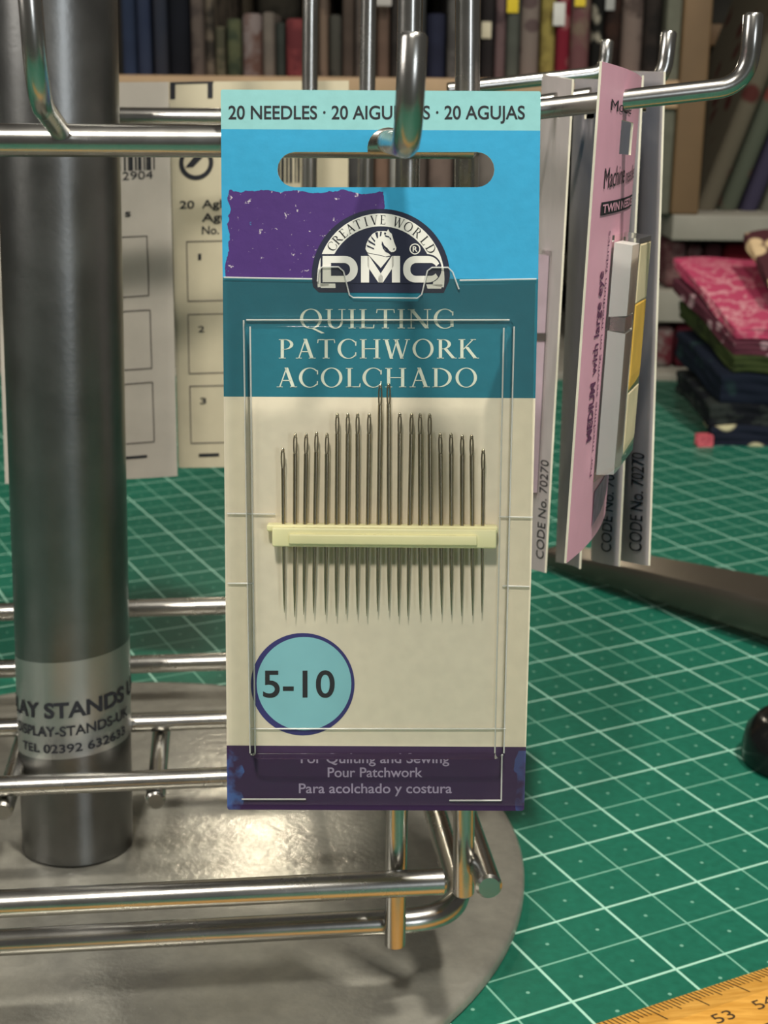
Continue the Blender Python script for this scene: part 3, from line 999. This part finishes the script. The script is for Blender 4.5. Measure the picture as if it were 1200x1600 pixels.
# backs of the packs on the far side of the frame
YL = 39.3
M_BACK1 = mat('shaded_grey_back', (184, 177, 166), .8, var=.06)  # whitish card darkened here: the shade behind the pole is in the colour
M_BACK2 = mat('shaded_cream_back', (196, 187, 160), .8, var=.06)  # cream card, likewise with its shade put into the colour
k1 = Sheet(at(-14, 131, YL), at(263, 128, YL), at(8, 756, YL - .5), at(277, 744, YL - .5), .12)
k2 = Sheet(at(264, 128, YL + .9), at(545, 126, YL + .9), at(279, 731, YL + .5), at(541, 724, YL + .5), .1)
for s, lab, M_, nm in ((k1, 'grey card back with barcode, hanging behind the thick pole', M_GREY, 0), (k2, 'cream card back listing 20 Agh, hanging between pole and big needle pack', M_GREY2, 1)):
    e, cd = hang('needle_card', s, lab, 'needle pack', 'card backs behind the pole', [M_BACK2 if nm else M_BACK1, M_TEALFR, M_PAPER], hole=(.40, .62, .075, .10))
    tl, tr = s.c[0], s.c[1]

    def U(px, py, s=s):
        d = ray(px, py); o = Vector((0, 0, CAM_H))
        p = o + d * ((s.c[0] - o).dot(s.n) / d.dot(s.n))
        a = (s.c[1] - s.c[0]); v = (p - s.c[0]).dot((s.c[2] - s.c[0]).normalized()) / (s.c[2] - s.c[0]).length
        row = s.c[0] * (1 - v) + s.c[2] * v; rowr = s.c[1] * (1 - v) + s.c[3] * v
        return Vector(((p - row).dot((rowr - row).normalized()) / (rowr - row).length, v, 0))

    def line(ps, wd=1.5):
        out = []
        cut = []
        for (x0, y0), (x1, y1) in zip(ps, ps[1:]):
            k = max(1, int(math.hypot(x1 - x0, y1 - y0) / 14))
            cut += [((x0 + (x1 - x0) * q / k, y0 + (y1 - y0) * q / k), (x0 + (x1 - x0) * (q + 1) / k, y0 + (y1 - y0) * (q + 1) / k)) for q in range(k)]
        for (x0, y0), (x1, y1) in cut:
            l = math.hypot(x1 - x0, y1 - y0); nx, ny = -(y1 - y0) / l * wd / 2, (x1 - x0) / l * wd / 2
            out.append(([U(x0 + nx, y0 + ny), U(x1 + nx, y1 + ny), U(x1 - nx, y1 - ny), U(x0 - nx, y0 - ny)], [(0, 1, 2, 3)]))
        return join(*out)

    def word(txt, x0, x1, yb, cap, bold=.015):
        V, Fs = sans(txt, x0, x1, -yb, cap, bold)
        return [U(q.x, -q.y) for q in V], Fs

    if nm == 0:
        prt = [line([(120, 380), (231, 381), (234, 475), (125, 476)]), line([(120, 497), (236, 498), (239, 590), (125, 590)]), line([(125, 613), (240, 612), (243, 706), (130, 706)])]
        bars = [line([(196 + dx, 225), (197 + dx, 277)], wd) for dx, wd in ((0, 3), (6, 2), (10, 5), (17, 3), (23, 5), (30, 2), (34, 2), (38, 5), (45, 2), (-8, 3), (-14, 5), (-22, 2))]
        mk('barcode', s.ink(join(*bars)), M_INK, cd, smooth=False)
        mk('box_print', s.ink(join(*prt)), M_INKG, cd, smooth=False)
        mk('barcode_number', s.ink(word('2904', 193, 240, 291, 13, .0)), M_INK, cd, smooth=False)
        mk('plural_print', s.ink(word('s', 197, 206, 349, 12)), M_INK, cd, smooth=False)
        mk('foot_print', s.ink(line([(190, 728), (232, 728)], 4)), M_INK, cd, smooth=False)
    else:
        prt = [line([(430, 378), (292, 378), (294, 471), (430, 471)]), line([(430, 492), (294, 492), (296, 584), (430, 584)]), line([(430, 604), (297, 604), (299, 693), (430, 693)])]
        mk('box_print', s.ink(join(*prt)), M_INKG, cd, smooth=False)
        rv, rf = ring(307, -255, 27, 27, 20, 20)
        ar = ([Vector((290, -262, 0)), Vector((308, -240, 0)), Vector((318, -246, 0)), Vector((302, -262, 0))], [(0, 1, 2, 3)])
        sy = join((rv, rf), ar)
        bars = [line([(436 + dx, 225), (436 + dx, 290)], wd) for dx, wd in ((0, 3), (6, 4), (13, 3), (19, 4), (26, 2), (31, 3))]
        mk('recycling_mark', s.ink(([U(q.x, -q.y) for q in sy[0]], sy[1])), M_INK, cd, smooth=False)
        mk('barcode', s.ink(join(*bars)), M_INK, cd, smooth=False)
        mk('text_print', s.ink(join(word('20', 281, 304, 326, 12), word('Aghi', 316, 360, 326, 13), word('Agujas', 316, 385, 347, 13), word('No.', 316, 343, 367, 13),
                                    word('1', 310, 315, 407, 10), word('2', 310, 320, 520, 10), word('3', 313, 323, 632, 10), line([(311, 712), (343, 712)], 5))), M_INK, cd, smooth=False)
        mk('hang_slot_print', s.ink(join(line([(257 + 9, 130), (334, 130)], 3), line([(270, 130), (270, 155)], 8), line([(329, 130), (329, 155)], 8))), M_INK, cd, smooth=False)

# ================================================================== THINGS ON THE MAT
# boxwood ruler, graduated edge away from the camera
ru_a, ru_b = onz(926, 1600, .12), onz(1200, 1510, .12)
rd = (ru_b - ru_a); rd.z = 0; rd.normalize(); rn = Vector((rd.y, -rd.x, 0))         # towards the camera
t55 = onz(1166, 1553, .2)
tick0 = (t55 - ru_a).dot(rd)
r0 = ru_a - rd * 24; r0.z = 0
ln = 44
prof = [(0, .02), (0, .10), (.85, .34), (3.0, .34), (3.0, .02)]
V = [r0 + rn * a + Vector((0, 0, z)) + rd * l for l in (0, ln) for a, z in prof]
n5 = len(prof)
Fs = [tuple(range(n5)), tuple(range(n5, 2 * n5))] + [(k, (k + 1) % n5, n5 + (k + 1) % n5, n5 + k) for k in range(n5)]
ruler = empty('wooden_ruler', tuple(r0 + rd * ln / 2), 'worn yellow wooden ruler with centimetre numbers at the edge of the mat', 'ruler')
g = NT('boxwood'); v = g.obj()
mp = g.n('ShaderNodeMapping'); g.put(mp.inputs[0], v); mp.inputs['Rotation'].default_value = (0, 0, -math.atan2(rd.y, rd.x)); mp.inputs['Scale'].default_value = (.15, 1, 1)
wd = g.noise(mp.outputs[0], 700, 5, .6)
M_BOX = g.fin(g.mix(g.ramp(wd, .3, .7), lin((196, 138, 50)), lin((232, 176, 84))), .45)
rb = mk('blade', (V, Fs), M_BOX, ruler, smooth=False)


def onruler(a, b):
    """a along, b from the graduated edge"""
    z = .105 + (.24 / .85) * b if b < .85 else .345
    return Vector((ru_a.x, ru_a.y, 0)) + rd * a + rn * b + Vector((0, 0, z + .004))


TKV = []
for mm in range(-150, 190):
    a = tick0 + mm * .1
    l = .72 if mm % 10 == 0 else (.50 if mm % 5 == 0 else .36)
    h = .014 if mm % 10 == 0 else .011
    TKV.append(([onruler(a - h, .02), onruler(a + h, .02), onruler(a + h, l), onruler(a - h, l)], [(0, 1, 2, 3)]))
M_BURN = mat('brown_ink', (66, 48, 26), .7)
mk('graduations', join(*TKV), M_BURN, rb, smooth=False)
num = []
for k in range(-6, 8):
    tx = sans(str(54 + k), 0, .46, 0, .28, .0)
    a0 = tick0 + k - .23
    num.append(([onruler(a0 + q.x - .03, 1.29 - q.y) for q in tx[0]], tx[1]))
num.append(([onruler(a, b) for a, b in ((-20, 1.68), (19, 1.68), (19, 1.72), (-20, 1.72))], [(0, 1, 2, 3)]))
mk('number_print', join(*num), M_BURN, rb, smooth=False)

# long tapering metal blade lying across the mat
q0, q1 = onz(862, 876, .5), onz(1215, 1002, .4)
bd_ = (q1 - q0); bd_.z = 0; L_ = bd_.length; bd_.normalize(); bn = Vector((-bd_.y, bd_.x, 0))     # away from the camera
V, Fs = [], []
cs = [(.04, .25), (0, .5), (0, .85), (.02, 1.12), (.05, 1.2), (.3, 1.41), (.52, 1.59), (.57, 1.56), (.7, 1.1), (.74, .7), (.7, .25)]
sta = [(-.8, .25), (0, .45), (4, .75), (10, 1.05), (18, 1.25), (30, 1.3)]
for l, k in sta:
    for a, z in cs: V.append(q0 + bd_ * l + bn * (a * 1.9 * k - .2 * k) + Vector((0, 0, -q0.z + .35 + z * 1.25 * k - .2)))
n6 = len(cs)
for i in range(len(sta) - 1):
    for k in range(n6): Fs.append((i * n6 + k, i * n6 + (k + 1) % n6, (i + 1) * n6 + (k + 1) % n6, (i + 1) * n6 + k))
Fs += [tuple(range(n6)), tuple((len(sta) - 1) * n6 + k for k in range(n6))]
bl2 = mk('metal_blade', (V, Fs), mat('dull_blade_steel', (96, 89, 80), .3, .7, .1, 60), angle=24)
tag(bl2, 'tapering dark metal blade lying across the mat behind the hanging cards', 'blade')

# rounded black handle at the right border
hc_ = onz(1252, 1150, .8)
hp = lathe([(1.35, .0), (1.5, .12), (1.52, .5), (1.45, .9), (1.2, 1.25), (.95, 1.42), (.86, 1.42), (.8, 1.36), (.72, 1.36), (.66, 1.44), (.3, 1.52), (.05, 1.54)], (hc_.x, hc_.y), 48)
hd = mk('black_handle', hp, mat('black_gloss_plastic', (16, 17, 18), .22, var=.2), origin=(hc_.x, hc_.y, 0))
tag(hd, 'glossy black rounded plastic handle on the mat near the metal blade', 'handle')

# ================================================================== FABRIC SHELF BEHIND
YS = 88.0
M_BOARD = mat('tan_shelf_wood', (172, 142, 108), .6, scale=30)
M_PAINT = mat('grey_painted_board', (140, 136, 124), .7, scale=40)
M_POST = mat('pine_post', (108, 84, 56), .6, scale=25)
M_DARK = mat('dark_back_board', (48, 46, 40), .9, scale=20)
zA = at(600, 121, YS).z
xL, xP0, xP1, xR = at(-420, 120, YS).x, at(1033, 200, YS).x, at(1100, 200, YS).x, at(1560, 300, YS).x
zB1, zB0 = at(1150, 336, YS).z, at(1150, 376, YS).z
zC1, zC0 = at(1060, 457, YS).z, at(1060, 508, YS).z
sh = empty('fabric_shelves', (0, YS + 10, -.3), 'tall open shelves holding fabric bolts behind the work table', 'shelves')
TOPZ = 44
mk('upper_board', box(xL, xP0 + 1, YS, YS + 28, zA - 1.6, zA, .1), M_BOARD, sh)
mk('lower_board', box(xP0 + 1, xR, YS - .3, YS + 28, zB0, zB1, .1), M_PAINT, sh)
mk('lower_board', box(xP0 - 3, xR, YS + 1, YS + 28, zC0, zC1, .1), M_PAINT, sh)
mk('lower_board', box(xL, xR, YS - .25, YS + 28, -.3, .45, .1), M_PAINT, sh)
mk('shading_top_board', box(xL - 1.6, xR + 1.6, YS - 4, YS + 29, TOPZ, TOPZ + 1.6, .1), M_BOARD, sh)  # added out of view; its overhang keeps lamp light off the bolts
mk('post', box(at(1056, 200, YS).x, xP1, YS - .2, YS + 2, zB1, TOPZ, .15), M_POST, sh)
mk('side_panel', box(xP0, at(1056, 200, YS).x - .02, YS + .3, YS + 28, zB1, TOPZ, .05), mat('sage_painted_panel', (92, 92, 78), .8), sh)
mk('side_panel', box(xL - 1.6, xL, YS, YS + 28, -.3, TOPZ, .1), M_BOARD, sh)
mk('side_panel', box(xR, xR + 1.6, YS, YS + 28, -.3, TOPZ, .1), M_BOARD, sh)
mk('back_panel', box(xL, xR, YS + 28, YS + 29, -.3, TOPZ, .05), M_DARK, sh)
mk('back_rail', box(xP1, xR, YS + 24, YS + 26, at(1150, 72, YS + 24).z, at(1150, 38, YS + 24).z, .1), M_POST, sh)

# fabric bolts standing on the upper board


def bolt_mesh(x0, x1, y0, y1, z0, z1):
    """board wrapped in cloth: rounded front fold, soft top"""
    w2, cx = (x1 - x0) / 2, (x0 + x1) / 2
    ns = 8
    prof = []
    for k in range(ns + 1):
        a = math.pi * k / ns
        prof.append((cx - w2 * math.cos(a), y0 + w2 * .8 - w2 * .8 * math.sin(a)))
    prof += [(x1, y1), (x0, y1)]
    V, Fs = [], []
    zs = [(z0, .97), (z0 + .15, 1), (z0 + (z1 - z0) * .5, 1.0), (z1 - .25, 1), (z1 - .06, .9), (z1, .6)]
    my = (y0 + y1) / 2
    for z, k in zs:
        for x, y in prof: V.append(Vector((cx + (x - cx) * k, my + (y - my) * (1 - (1 - k) * .1), z)))
    m = len(prof)
    for i in range(len(zs) - 1):
        for k in range(m): Fs.append((i * m + k, i * m + (k + 1) % m, (i + 1) * m + (k + 1) % m, (i + 1) * m + k))
    Fs += [tuple(range(m))[::-1], tuple((len(zs) - 1) * m + k for k in range(m))]
    return V, Fs


BO = [  # x0, x1, top in photograph (None: taller than the picture), two colours, weave, scale, label
    (190, 214, None, (48, 62, 92), (40, 50, 74), 'plain', 30, 'slate navy fabric bolt standing right next to the thick pole'),
    (214, 240, None, (42, 52, 80), (56, 66, 90), 'plain', 25, 'navy fabric bolt with a greyer fold, second out from the pole'),
    (240, 263, None, (44, 50, 66), (58, 58, 66), 'plain', 25, 'charcoal blue fabric bolt, third out from the pole'),
    (263, 298, None, (26, 28, 38), (20, 22, 28), 'plain', 25, 'nearly black fabric bolt, darkest of the blue ones by the pole'),
    (298, 320, None, (104, 90, 82), (82, 70, 66), 'mottle', 90, 'brown grey mottled fabric bolt following the near black one'),
    (320, 336, None, (118, 104, 88), (60, 54, 48), 'mottle', 60, 'narrow tan and brown fabric bolt left of the short green bolts'),
    (336, 354, 40, (108, 100, 78), (80, 78, 60), 'mottle', 80, 'short olive brown fabric bolt behind the card top'),
    (354, 378, 28, (60, 70, 52), (92, 96, 66), 'mottle', 60, 'short dark green fabric bolt above the blue card corner'),
    (378, 410, 20, (140, 124, 120), (110, 78, 68), 'mottle', 50, 'short pinkish grey fabric bolt with rusty blotches'),
    (410, 430, 18, (130, 118, 106), (108, 98, 90), 'plain', 60, 'short beige grey fabric bolt beside the rusty blotched one'),
    (430, 446, 34, (66, 72, 66), (54, 58, 54), 'plain', 60, 'narrow short grey green fabric bolt left of the dark red one'),
    (446, 478, 28, (138, 58, 60), (112, 46, 50), 'mottle', 80, 'dark red fabric bolt left of the leftmost thin upright'),
    (479, 498, None, (96, 84, 76), (80, 70, 62), 'plain', 60, 'brown fabric bolt largely behind the leftmost thin upright'),
    (498, 513, None, (132, 108, 90), (104, 86, 74), 'mottle', 70, 'narrow tan fabric bolt just right of the leftmost thin upright'),
    (513, 534, 22, (78, 76, 68), (58, 58, 54), 'mottle', 70, 'short dark grey green bolt between the two thin uprights'),
    (534, 554, None, (94, 78, 68), (76, 64, 56), 'plain', 60, 'dark brown fabric bolt between the two thin uprights'),
    (554, 588, None, (112, 100, 92), (92, 82, 76), 'mottle', 60, 'taupe fabric bolt behind the second thin upright'),
    (588, 610, None, (124, 98, 82), (104, 82, 70), 'plain', 60, 'warm brown fabric bolt right of the second thin upright'),
    (610, 640, None, (64, 58, 54), (50, 46, 44), 'mottle', 60, 'dark umber fabric bolt just left of the front hook tip'),
    (640, 665, None, (80, 80, 78), (60, 60, 60), 'plain', 60, 'grey fabric bolt behind the front hook tip'),
    (665, 698, 20, (44, 48, 72), (36, 38, 56), 'plain', 60, 'short navy fabric bolt right of the front hook tip'),
    (698, 720, None, (104, 100, 96), (84, 80, 78), 'mottle', 80, 'mid grey fabric bolt left of the widest upright'),
    (720, 750, None, (82, 76, 72), (66, 60, 58), 'plain', 60, 'dull brown fabric bolt behind the widest upright'),
    (750, 772, None, (52, 46, 46), (40, 36, 38), 'plain', 60, 'black brown fabric bolt with a cream tag, right of widest upright'),
    (772, 790, None, (118, 92, 92), (84, 66, 68), 'mottle', 110, 'narrow dusky pink bolt beside the cream tagged dark one'),
    (790, 812, None, (96, 100, 90), (82, 84, 76), 'plain', 60, 'grey green fabric bolt with a yellow tag near its top'),
    (812, 842, None, (138, 122, 112), (104, 84, 82), 'spots', 75, 'taupe spotted fabric bolt left of the mustard one'),
    (842, 868, None, (168, 150, 72), (140, 122, 58), 'mottle', 90, 'mustard yellow fabric bolt above the grey backed cards'),
    (868, 890, None, (140, 30, 48), (168, 96, 96), 'spots', 70, 'crimson fabric bolt with a white label'),
    (890, 921, None, (132, 110, 92), (122, 76, 78), 'mottle', 45, 'brown and rose mottled fabric bolt right of the crimson one'),
    (921, 942, None, (28, 28, 26), (168, 160, 140), 'floral', 80, 'black fabric bolt with pale flowers behind the pink pack top'),
    (942, 970, None, (62, 40, 32), (40, 28, 24), 'mottle', 45, 'dark chocolate fabric bolt left of the taupe leafy one'),
    (970, 1004, None, (134, 114, 104), (92, 76, 70), 'mottle', 70, 'taupe leafy print fabric bolt over the outermost card'),
    (1004, 1032, None, (54, 46, 42), (38, 34, 32), 'mottle', 60, 'dark brown fabric bolt standing against the shelf side panel'),
]
GB = 'fabric bolts on the upper shelf'
for i, (x0, x1, tp, c1, c2, kd, sc_, lab) in enumerate(BO):
    yb = YS + 1.2 + random.uniform(0, 1.2)
    a, b = at(x0, 100, yb), at(x1, 100, yb)
    zt = at(x0, tp, yb).z if tp is not None else 36 + random.uniform(-2, 3)
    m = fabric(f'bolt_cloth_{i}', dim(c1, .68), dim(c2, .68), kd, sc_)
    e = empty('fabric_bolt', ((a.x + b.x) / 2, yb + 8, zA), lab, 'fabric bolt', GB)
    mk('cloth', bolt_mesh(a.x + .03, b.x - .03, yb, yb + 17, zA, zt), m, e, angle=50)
    tags = {23: [(752, 768, 34, 60, (196, 186, 160))], 25: [(792, 811, -12, 20, (206, 180, 40))], 28: [(864, 884, 4, 40, (196, 194, 188))], 31: [(946, 962, -20, 16, (150, 150, 146))], 18: [(588, 612, -8, 9, (170, 164, 158))], 29: [(898, 916, -14, 10, (208, 182, 50))]}
    for (tx0, tx1, ty0, ty1, tc) in tags.get(i, []):
        p, q = at(tx0, ty1, yb - .12), at(tx1, ty0, yb - .12)
        mk('paper_tag', box(p.x, q.x, yb - .12, yb - .04, p.z, q.z, .02), mat('tag_paper', tc, .8, var=.05), e)

# second row: lighter bolts seen over the short ones
for x0, x1, c1, c2, lab in ((336, 395, (150, 136, 112), (120, 108, 90), 'sandy fabric bolt at the back, above the short green bolt'),
                            (400, 470, (128, 122, 106), (100, 96, 84), 'stone grey bolt at the back, above the dark red bolt')):
    yb = YS + 20
    a, b = at(x0, 60, yb), at(x1, 60, yb)
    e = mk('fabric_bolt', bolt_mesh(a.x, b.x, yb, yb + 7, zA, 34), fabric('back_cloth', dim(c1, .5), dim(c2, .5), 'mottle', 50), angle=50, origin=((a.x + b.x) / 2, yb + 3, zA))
    tag(e, lab, 'fabric bolt', GB)

# bolts on the bottom board, glimpsed through the hang slot of the big needle pack
for x0, x1, c1, c2, lab in ((541, 584, (74, 72, 70), (58, 56, 56), 'grey fabric bolt under the upper shelf, first seen through the hang slot'),
                            (585, 608, (116, 92, 78), (98, 78, 66), 'brown fabric bolt under the upper shelf, seen left of the hook through the slot'),
                            (609, 632, (150, 148, 142), (128, 124, 118), 'pale grey fabric bolt under the upper shelf, behind the slot middle'),
                            (633, 668, (86, 76, 70), (70, 62, 58), 'umber fabric bolt under the upper shelf, behind the slot middle'),
                            (669, 708, (110, 94, 86), (88, 76, 70), 'taupe fabric bolt under the upper shelf, seen between two rods in the slot'),
                            (709, 745, (84, 80, 76), (70, 66, 62), 'dim grey fabric bolt under the upper shelf, behind the slot rod'),
                            (746, 790, (112, 104, 98), (92, 86, 80), 'stone fabric bolt under the upper shelf, at the right end of the slot')):
    yb = YS + 1.5
    a, b = at(x0, 260, yb), at(x1, 260, yb)
    e = mk('fabric_bolt', bolt_mesh(a.x + .03, b.x - .03, yb, yb + 17, .47, zA - 2.2), fabric('low_bolt_cloth', c1, c2, 'mottle', 60), angle=50, origin=((a.x + b.x) / 2, yb + 8, .47))
    tag(e, lab, 'fabric bolt', 'fabric bolts on the bottom board')

# leaning bolts in the right bay
for x0, x1, xt, c1, c2, lab in ((1086, 1121, 1172, (128, 118, 96), (110, 52, 46), 'floral fabric bolt leaning rightwards beside the pine post'),
                                (1122, 1154, 1208, (104, 112, 92), (150, 66, 58), 'sage fabric bolt with red flowers, leaning in the right bay'),
                                (1156, 1186, 1242, (74, 68, 96), (62, 58, 82), 'dusky purple fabric bolt leaning in the right bay'),
                                (1188, 1225, 1274, (132, 132, 116), (96, 104, 92), 'pale green bolt leaning rightmost against the purple one')):
    yb = YS + 3
    a, b, t = at(x0, 334, yb), at(x1, 334, yb), at(xt, 120, yb)
    vf = bolt_mesh(a.x + .06, b.x - .06, yb, yb + 14, zB1 + .02, zB1 + 14)
    k = (t.x - a.x) / (t.z - a.z)
    vf = ([Vector((q.x + (q.z - zB1) * k, q.y, q.z)) for q in vf[0]], vf[1])
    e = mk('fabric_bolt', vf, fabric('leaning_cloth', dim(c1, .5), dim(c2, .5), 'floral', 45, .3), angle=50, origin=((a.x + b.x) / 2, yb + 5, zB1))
    tag(e, lab, 'fabric bolt', 'leaning fabric bolts in the right bay')

# folded cloth on the two low boards
for x0, x1, z0, z1, c1, c2, kd, lab in (
        (1040, 1072, zC1, zB0 - .3, (118, 62, 68), (150, 110, 106), 'mottle', 'folded dusky red cloth in the upper low bay, next to the outermost card'),
        (1073, 1098, zC1, zB0 - .5, (146, 108, 104), (110, 54, 60), 'mottle', 'folded rose grey cloth between the two red ones on the low shelf'),
        (1099, 1128, zC1, zB0 - .4, (100, 46, 52), (170, 140, 132), 'spots', 'folded maroon spotted cloth on the low shelf above the pink pile'),
        (1129, 1205, zC1, zB0 - .4, (132, 18, 30), (108, 14, 26), 'plain', 'folded bright red cloth on the low shelf, widest of the row'),
        (1032, 1062, .45, zC0 - .4, (150, 142, 134), (116, 40, 50), 'mottle', 'folded white and red cloth on the bottom board'),
        (1063, 1110, .45, zC0 - .2, (104, 26, 40), (84, 22, 34), 'plain', 'folded dark red cloth on the bottom board behind the navy pile')):
    a, b = at(x0, 430, YS + 1.5), at(x1, 430, YS + 1.5)
    e = mk('folded_fabric', box(a.x + .02, b.x - .02, YS + 1.6, YS + 16, z0 + .02, z1, .35), fabric('low_cloth', dim(c1, .6), dim(c2, .6), kd, 60), origin=((a.x + b.x) / 2, YS + 8, z0))
    tag(e, lab, 'folded fabric', 'folded cloth on the low boards')

# pile of folded fabrics on the mat in front of the shelf


def slab(A_, B_, C_, th, puff=.25, n=14, droop=0.0, lay=3, ins=.06):
    """folded cloth: A near corner, B left-back corner, C right-front corner; soft rounded edges showing the folds"""
    D_ = B_ + C_ - A_
    V, Fs = [], []
    rings = []
    prof = []
    for l in range(lay):
        z0, z1 = -th + th * l / lay, -th + th * (l + 1) / lay
        prof += [(z0 + .02, ins), (z0 + (z1 - z0) * .3, 0), (z0 + (z1 - z0) * .7, 0), (z1 - .02, ins)]
    prof += [(.0, ins * 2.2), (.03, ins * 5)]
    per = []
    for a, b in ((A_, C_), (C_, D_), (D_, B_), (B_, A_)):
        for k in range(n): per.append(a.lerp(b, k / n))
    cen = (A_ + D_) / 2
    m = len(per)
    for z, i_ in prof:
        for k, p in enumerate(per):
            d = (cen - p); d.z *= .3
            wob = .05 * math.sin(k * .9 + z * 7)
            V.append(p + d.normalized() * (i_ + wob) + Vector((0, 0, z + .06 * math.sin(k * .55))))
    for i in range(len(prof) - 1):
        for k in range(m): Fs.append((i * m + k, i * m + (k + 1) % m, (i + 1) * m + (k + 1) % m, (i + 1) * m + k))
    c1 = len(V); V.append(cen + Vector((0, 0, .06))); c2 = len(V); V.append(cen + Vector((0, 0, -th)))
    lo = (len(prof) - 1) * m
    for k in range(m):
        Fs.append((lo + k, lo + (k + 1) % m, c1)); Fs.append(((k + 1) % m, k, c2))
    return V, Fs


PILE = [  # near, left-back, right-front corners as (photo x, y, distance), thickness
    ((1112, 668, 71), (1098, 634, 78), (1290, 668, 71), 1.15, (34, 42, 62), (204, 196, 150), 'spots', 62, .36, 'navy cotton with cream dots at the foot of the fabric pile'),
    ((1110, 632, 71.4), (1058, 576, 78), (1290, 636, 71.4), 1.2, (24, 28, 36), (58, 66, 62), 'mottle', 120, .3, 'black folded cotton with tiny print, second from the foot of the pile'),
    ((1128, 586, 71.5), (1058, 515, 78.5), (1290, 590, 71.5), 1.5, (26, 36, 56), (40, 66, 70), 'floral', 70, .28, 'dark navy folded cotton in the middle of the fabric pile'),
    ((1148, 556, 71.6), (1062, 468, 79), (1290, 562, 71.6), .9, (72, 88, 40), (54, 64, 34), 'mottle', 80, .3, 'olive green folded cotton just under the pink ones'),
    ((1149, 534, 71.7), (1052, 432, 79.5), (1300, 540, 71.7), .75, (96, 44, 58), (176, 140, 146), 'spots', 110, .36, 'plum and white patterned cotton directly beneath the bright pink one'),
    ((1152, 513, 71.8), (1053, 401, 80), (1310, 516, 71.8), .6, (206, 66, 104), (232, 158, 166), 'batik', 60, .3, 'bright pink batik cotton draped over the top of the fabric pile'),
]
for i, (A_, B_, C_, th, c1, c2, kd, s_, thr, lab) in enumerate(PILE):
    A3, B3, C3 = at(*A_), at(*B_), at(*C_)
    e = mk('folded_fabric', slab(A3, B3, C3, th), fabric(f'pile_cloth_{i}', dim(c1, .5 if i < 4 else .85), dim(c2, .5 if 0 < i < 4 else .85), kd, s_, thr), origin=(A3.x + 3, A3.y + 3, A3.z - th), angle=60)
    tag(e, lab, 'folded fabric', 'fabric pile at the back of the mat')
A3, B3, C3 = at(1203, 440, 73), at(1163, 362, 77), at(1300, 430, 73)
e = mk('folded_fabric', slab(A3, B3, C3, .6), fabric('brown_floral', (74, 40, 44), (206, 180, 140), 'spots', 75, .4), origin=(A3.x + 3, A3.y + 3, A3.z - .6))
tag(e, 'dark brown floral cotton corner above the pink pile at the right border', 'folded fabric', 'fabric pile at the back of the mat')
p = onz(1102, 699, 0)
V, Fs, _ = plate([[(p.x + a, p.y + b) for a, b in ((-.4, 0), (-.1, -.05), (.15, .02), (.38, -.02), (.4, .5), (.2, .8), (-.15, .8), (-.42, .62), (-.2, .4))]], .55, .02)
e = mk('fabric_scrap', (V, Fs), fabric('salmon_cloth', (200, 96, 104), (170, 70, 84), 'mottle', 200), smooth=False, origin=(p.x, p.y, 0))
tag(e, 'small salmon pink cloth scrap poking out at the foot of the navy pile', 'fabric scrap')
